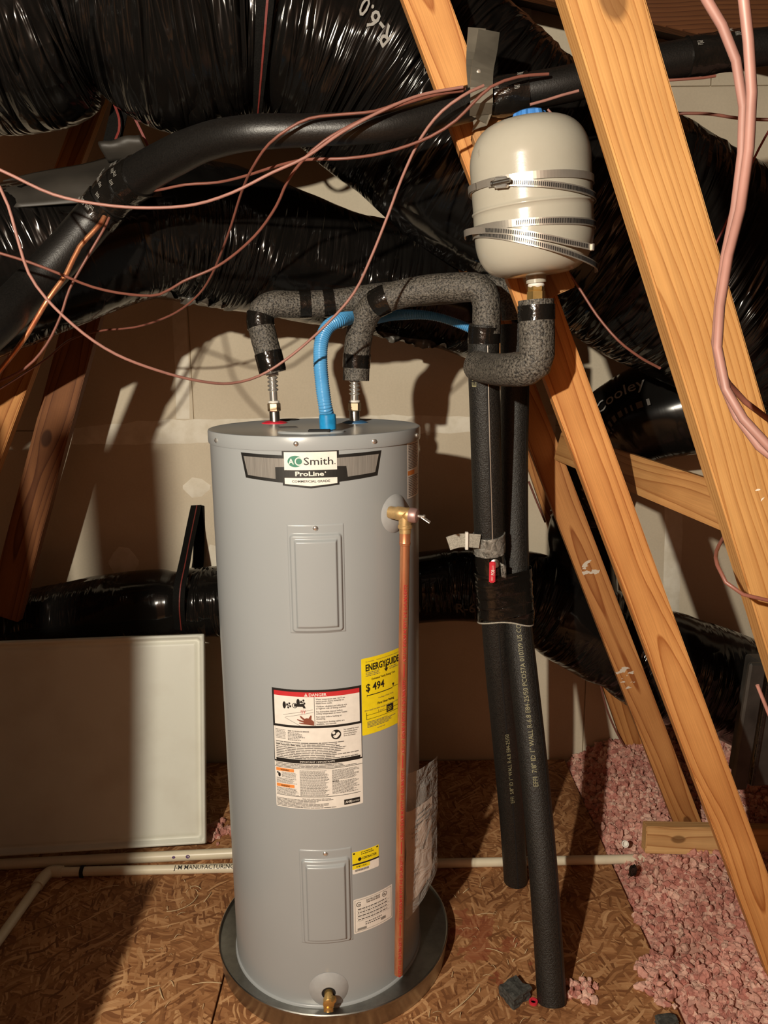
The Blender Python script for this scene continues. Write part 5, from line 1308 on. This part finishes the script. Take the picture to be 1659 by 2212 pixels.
# bed under the tufts
gx, gy = np.meshgrid(np.linspace(.762, 2.6, 40), np.linspace(.9, 3.02, 50), indexing='ij'); gz = bed(gx, gy) - .012
base_i = N_ * nv_; G = np.stack([gx, gy, gz], -1).reshape(-1, 3)
q = np.array([(i * 50 + k, (i + 1) * 50 + k, (i + 1) * 50 + k + 1, i * 50 + k + 1) for i in range(39) for k in range(49)]) + base_i
me = bpy.data.meshes.new('insulation'); allv = np.concatenate([V.reshape(-1, 3), G]); me.vertices.add(len(allv)); me.vertices.foreach_set('co', allv.astype(np.float32).ravel())
nt_, nq = len(Fc), len(q); me.loops.add(nt_ * 3 + nq * 4); me.loops.foreach_set('vertex_index', np.concatenate([Fc.ravel(), q.ravel()]).astype(np.int32))
me.polygons.add(nt_ + nq); me.polygons.foreach_set('loop_start', np.concatenate([np.arange(nt_) * 3, nt_ * 3 + np.arange(nq) * 4]).astype(np.int32))
me.update(calc_edges=True); me.validate()
me.polygons.foreach_set('use_smooth', [False] * len(me.polygons))
tag(link('loose_fill_insulation', me, None, m_pink), 'pink loose-fill insulation heaped beside the floor boards at right', 'insulation', kind='stuff')

# ================================================================== odds and ends on the floor
def chunk(name, label, cat, p, size, mat, seed, rotz=0.0):
    bm = bmesh.new(); bmesh.ops.create_cube(bm, size=1); bmesh.ops.subdivide_edges(bm, edges=bm.edges[:], cuts=5, use_grid_fill=True)
    for v in bm.verts:
        c = v.co.copy(); k = .16 * mnoise.noise(c * 3 + Vector((seed, 0, 0))) + .10 * mnoise.noise(c * 8 + Vector((seed, 4, 0)))
        v.co = Vector((c.x * size[0], c.y * size[1], (c.z + .5) * size[2])) * (1 + k)
        v.co.z = max(v.co.z, 0)
    bm.transform(Matrix.Translation(p) @ Matrix.Rotation(rotz, 4, 'Z'))
    return tag(finish(bm, name, mat), label, cat)
chunk('foam_scrap', 'torn charcoal foam scrap on the boards beside the long riser', 'foam scrap', on(1112, 2155, .001), (.060, .055, .035), m_charcoal, 1, .6)
chunk('foam_scrap', 'black scrap at the bottom edge near the insulation', 'foam scrap', on(1440, 2214, .001), (.05, .03, .02), m_charcoal, 4, .2)
p = on(1152, 2166, 0); tag(lathe('plastic_ring', [(.007, .0), (.0115, .0), (.0115, .006), (.007, .006), (.007, .0)], m_red, None, Matrix.Translation(p), 24), 'small red plastic ring on the boards at the riser foot', 'ring')
p = on(1350, 1822, .075); tag(lathe('pipe_offcut', [(.008, 0), (.0115, 0), (.0115, .012), (.008, .012), (.008, 0)], m_white, None, frame(p, (-.2, -1, .5)), 24), 'tiny white pipe offcut ring on the pink insulation', 'pipe offcut')
chunk('tape_scrap', 'black torn tape scrap on the insulation beside the thin pipe', 'tape scrap', on(1366, 1890, .05), (.022, .012, .03), m_tape, 7, .4)
R = random.Random(3)
def straw(p, L, rz, bend, seed):
    pts = [p + Vector((math.cos(rz + bend * t_) * L * t_, math.sin(rz + bend * t_) * L * t_, .002 + .006 * math.sin(pi * t_))) for t_ in (0, .25, .5, .75, 1)]
    return pts
vs_, fs_ = [], []
def addtube(pts, r):
    T = Tube(pts, r, .01, ref=(0, 0, 1)); n0 = len(vs_)
    for i in range(len(T.P)):
        for k in range(4): a = k * pi / 2; vs_.append(T.P[i] + (T.N[i] * math.cos(a) * .5 + T.B[i] * math.sin(a)) * r)
    for i in range(len(T.P) - 1):
        for k in range(4): fs_.append((n0 + i * 4 + k, n0 + i * 4 + (k + 1) % 4, n0 + (i + 1) * 4 + (k + 1) % 4, n0 + (i + 1) * 4 + k))
for px, py, L, rz, bd in ((215, 1922, .06, .1, .2), (360, 1970, .11, -.35, 1.1), (410, 1918, .04, .1, -.3), (440, 1950, .05, .9, .4), (305, 2142, .05, .1, .3), (345, 2135, .04, -1.3, .2), (415, 2128, .08, 0, .05), (1000, 1930, .03, .2, .6), (1030, 1978, .06, 0, .05), (1110, 1995, .05, .02, .05), (970, 2190, .13, .5, .3), (1180, 2090, .04, .7, .3), (1050, 2050, .05, -.6, .2)):
    addtube(straw(on(px, py, 0), L, rz, bd, 1), .0016)
for k in range(150):
    px, py = R.uniform(150, 1300), R.uniform(1900, 2212)
    p = on(px, py, 0)
    if p.x > .74 or (p - Vector((HX, HY, 0))).length < .36: continue
    addtube(straw(p, R.uniform(.008, .03), R.uniform(0, 6.28), R.uniform(-.4, .4), k), R.uniform(.0006, .0013))
tag(mesh('wood_splinters', vs_, fs_, m_straw), 'pale straw-like wood splinters scattered over the floor boards', 'debris', kind='stuff')
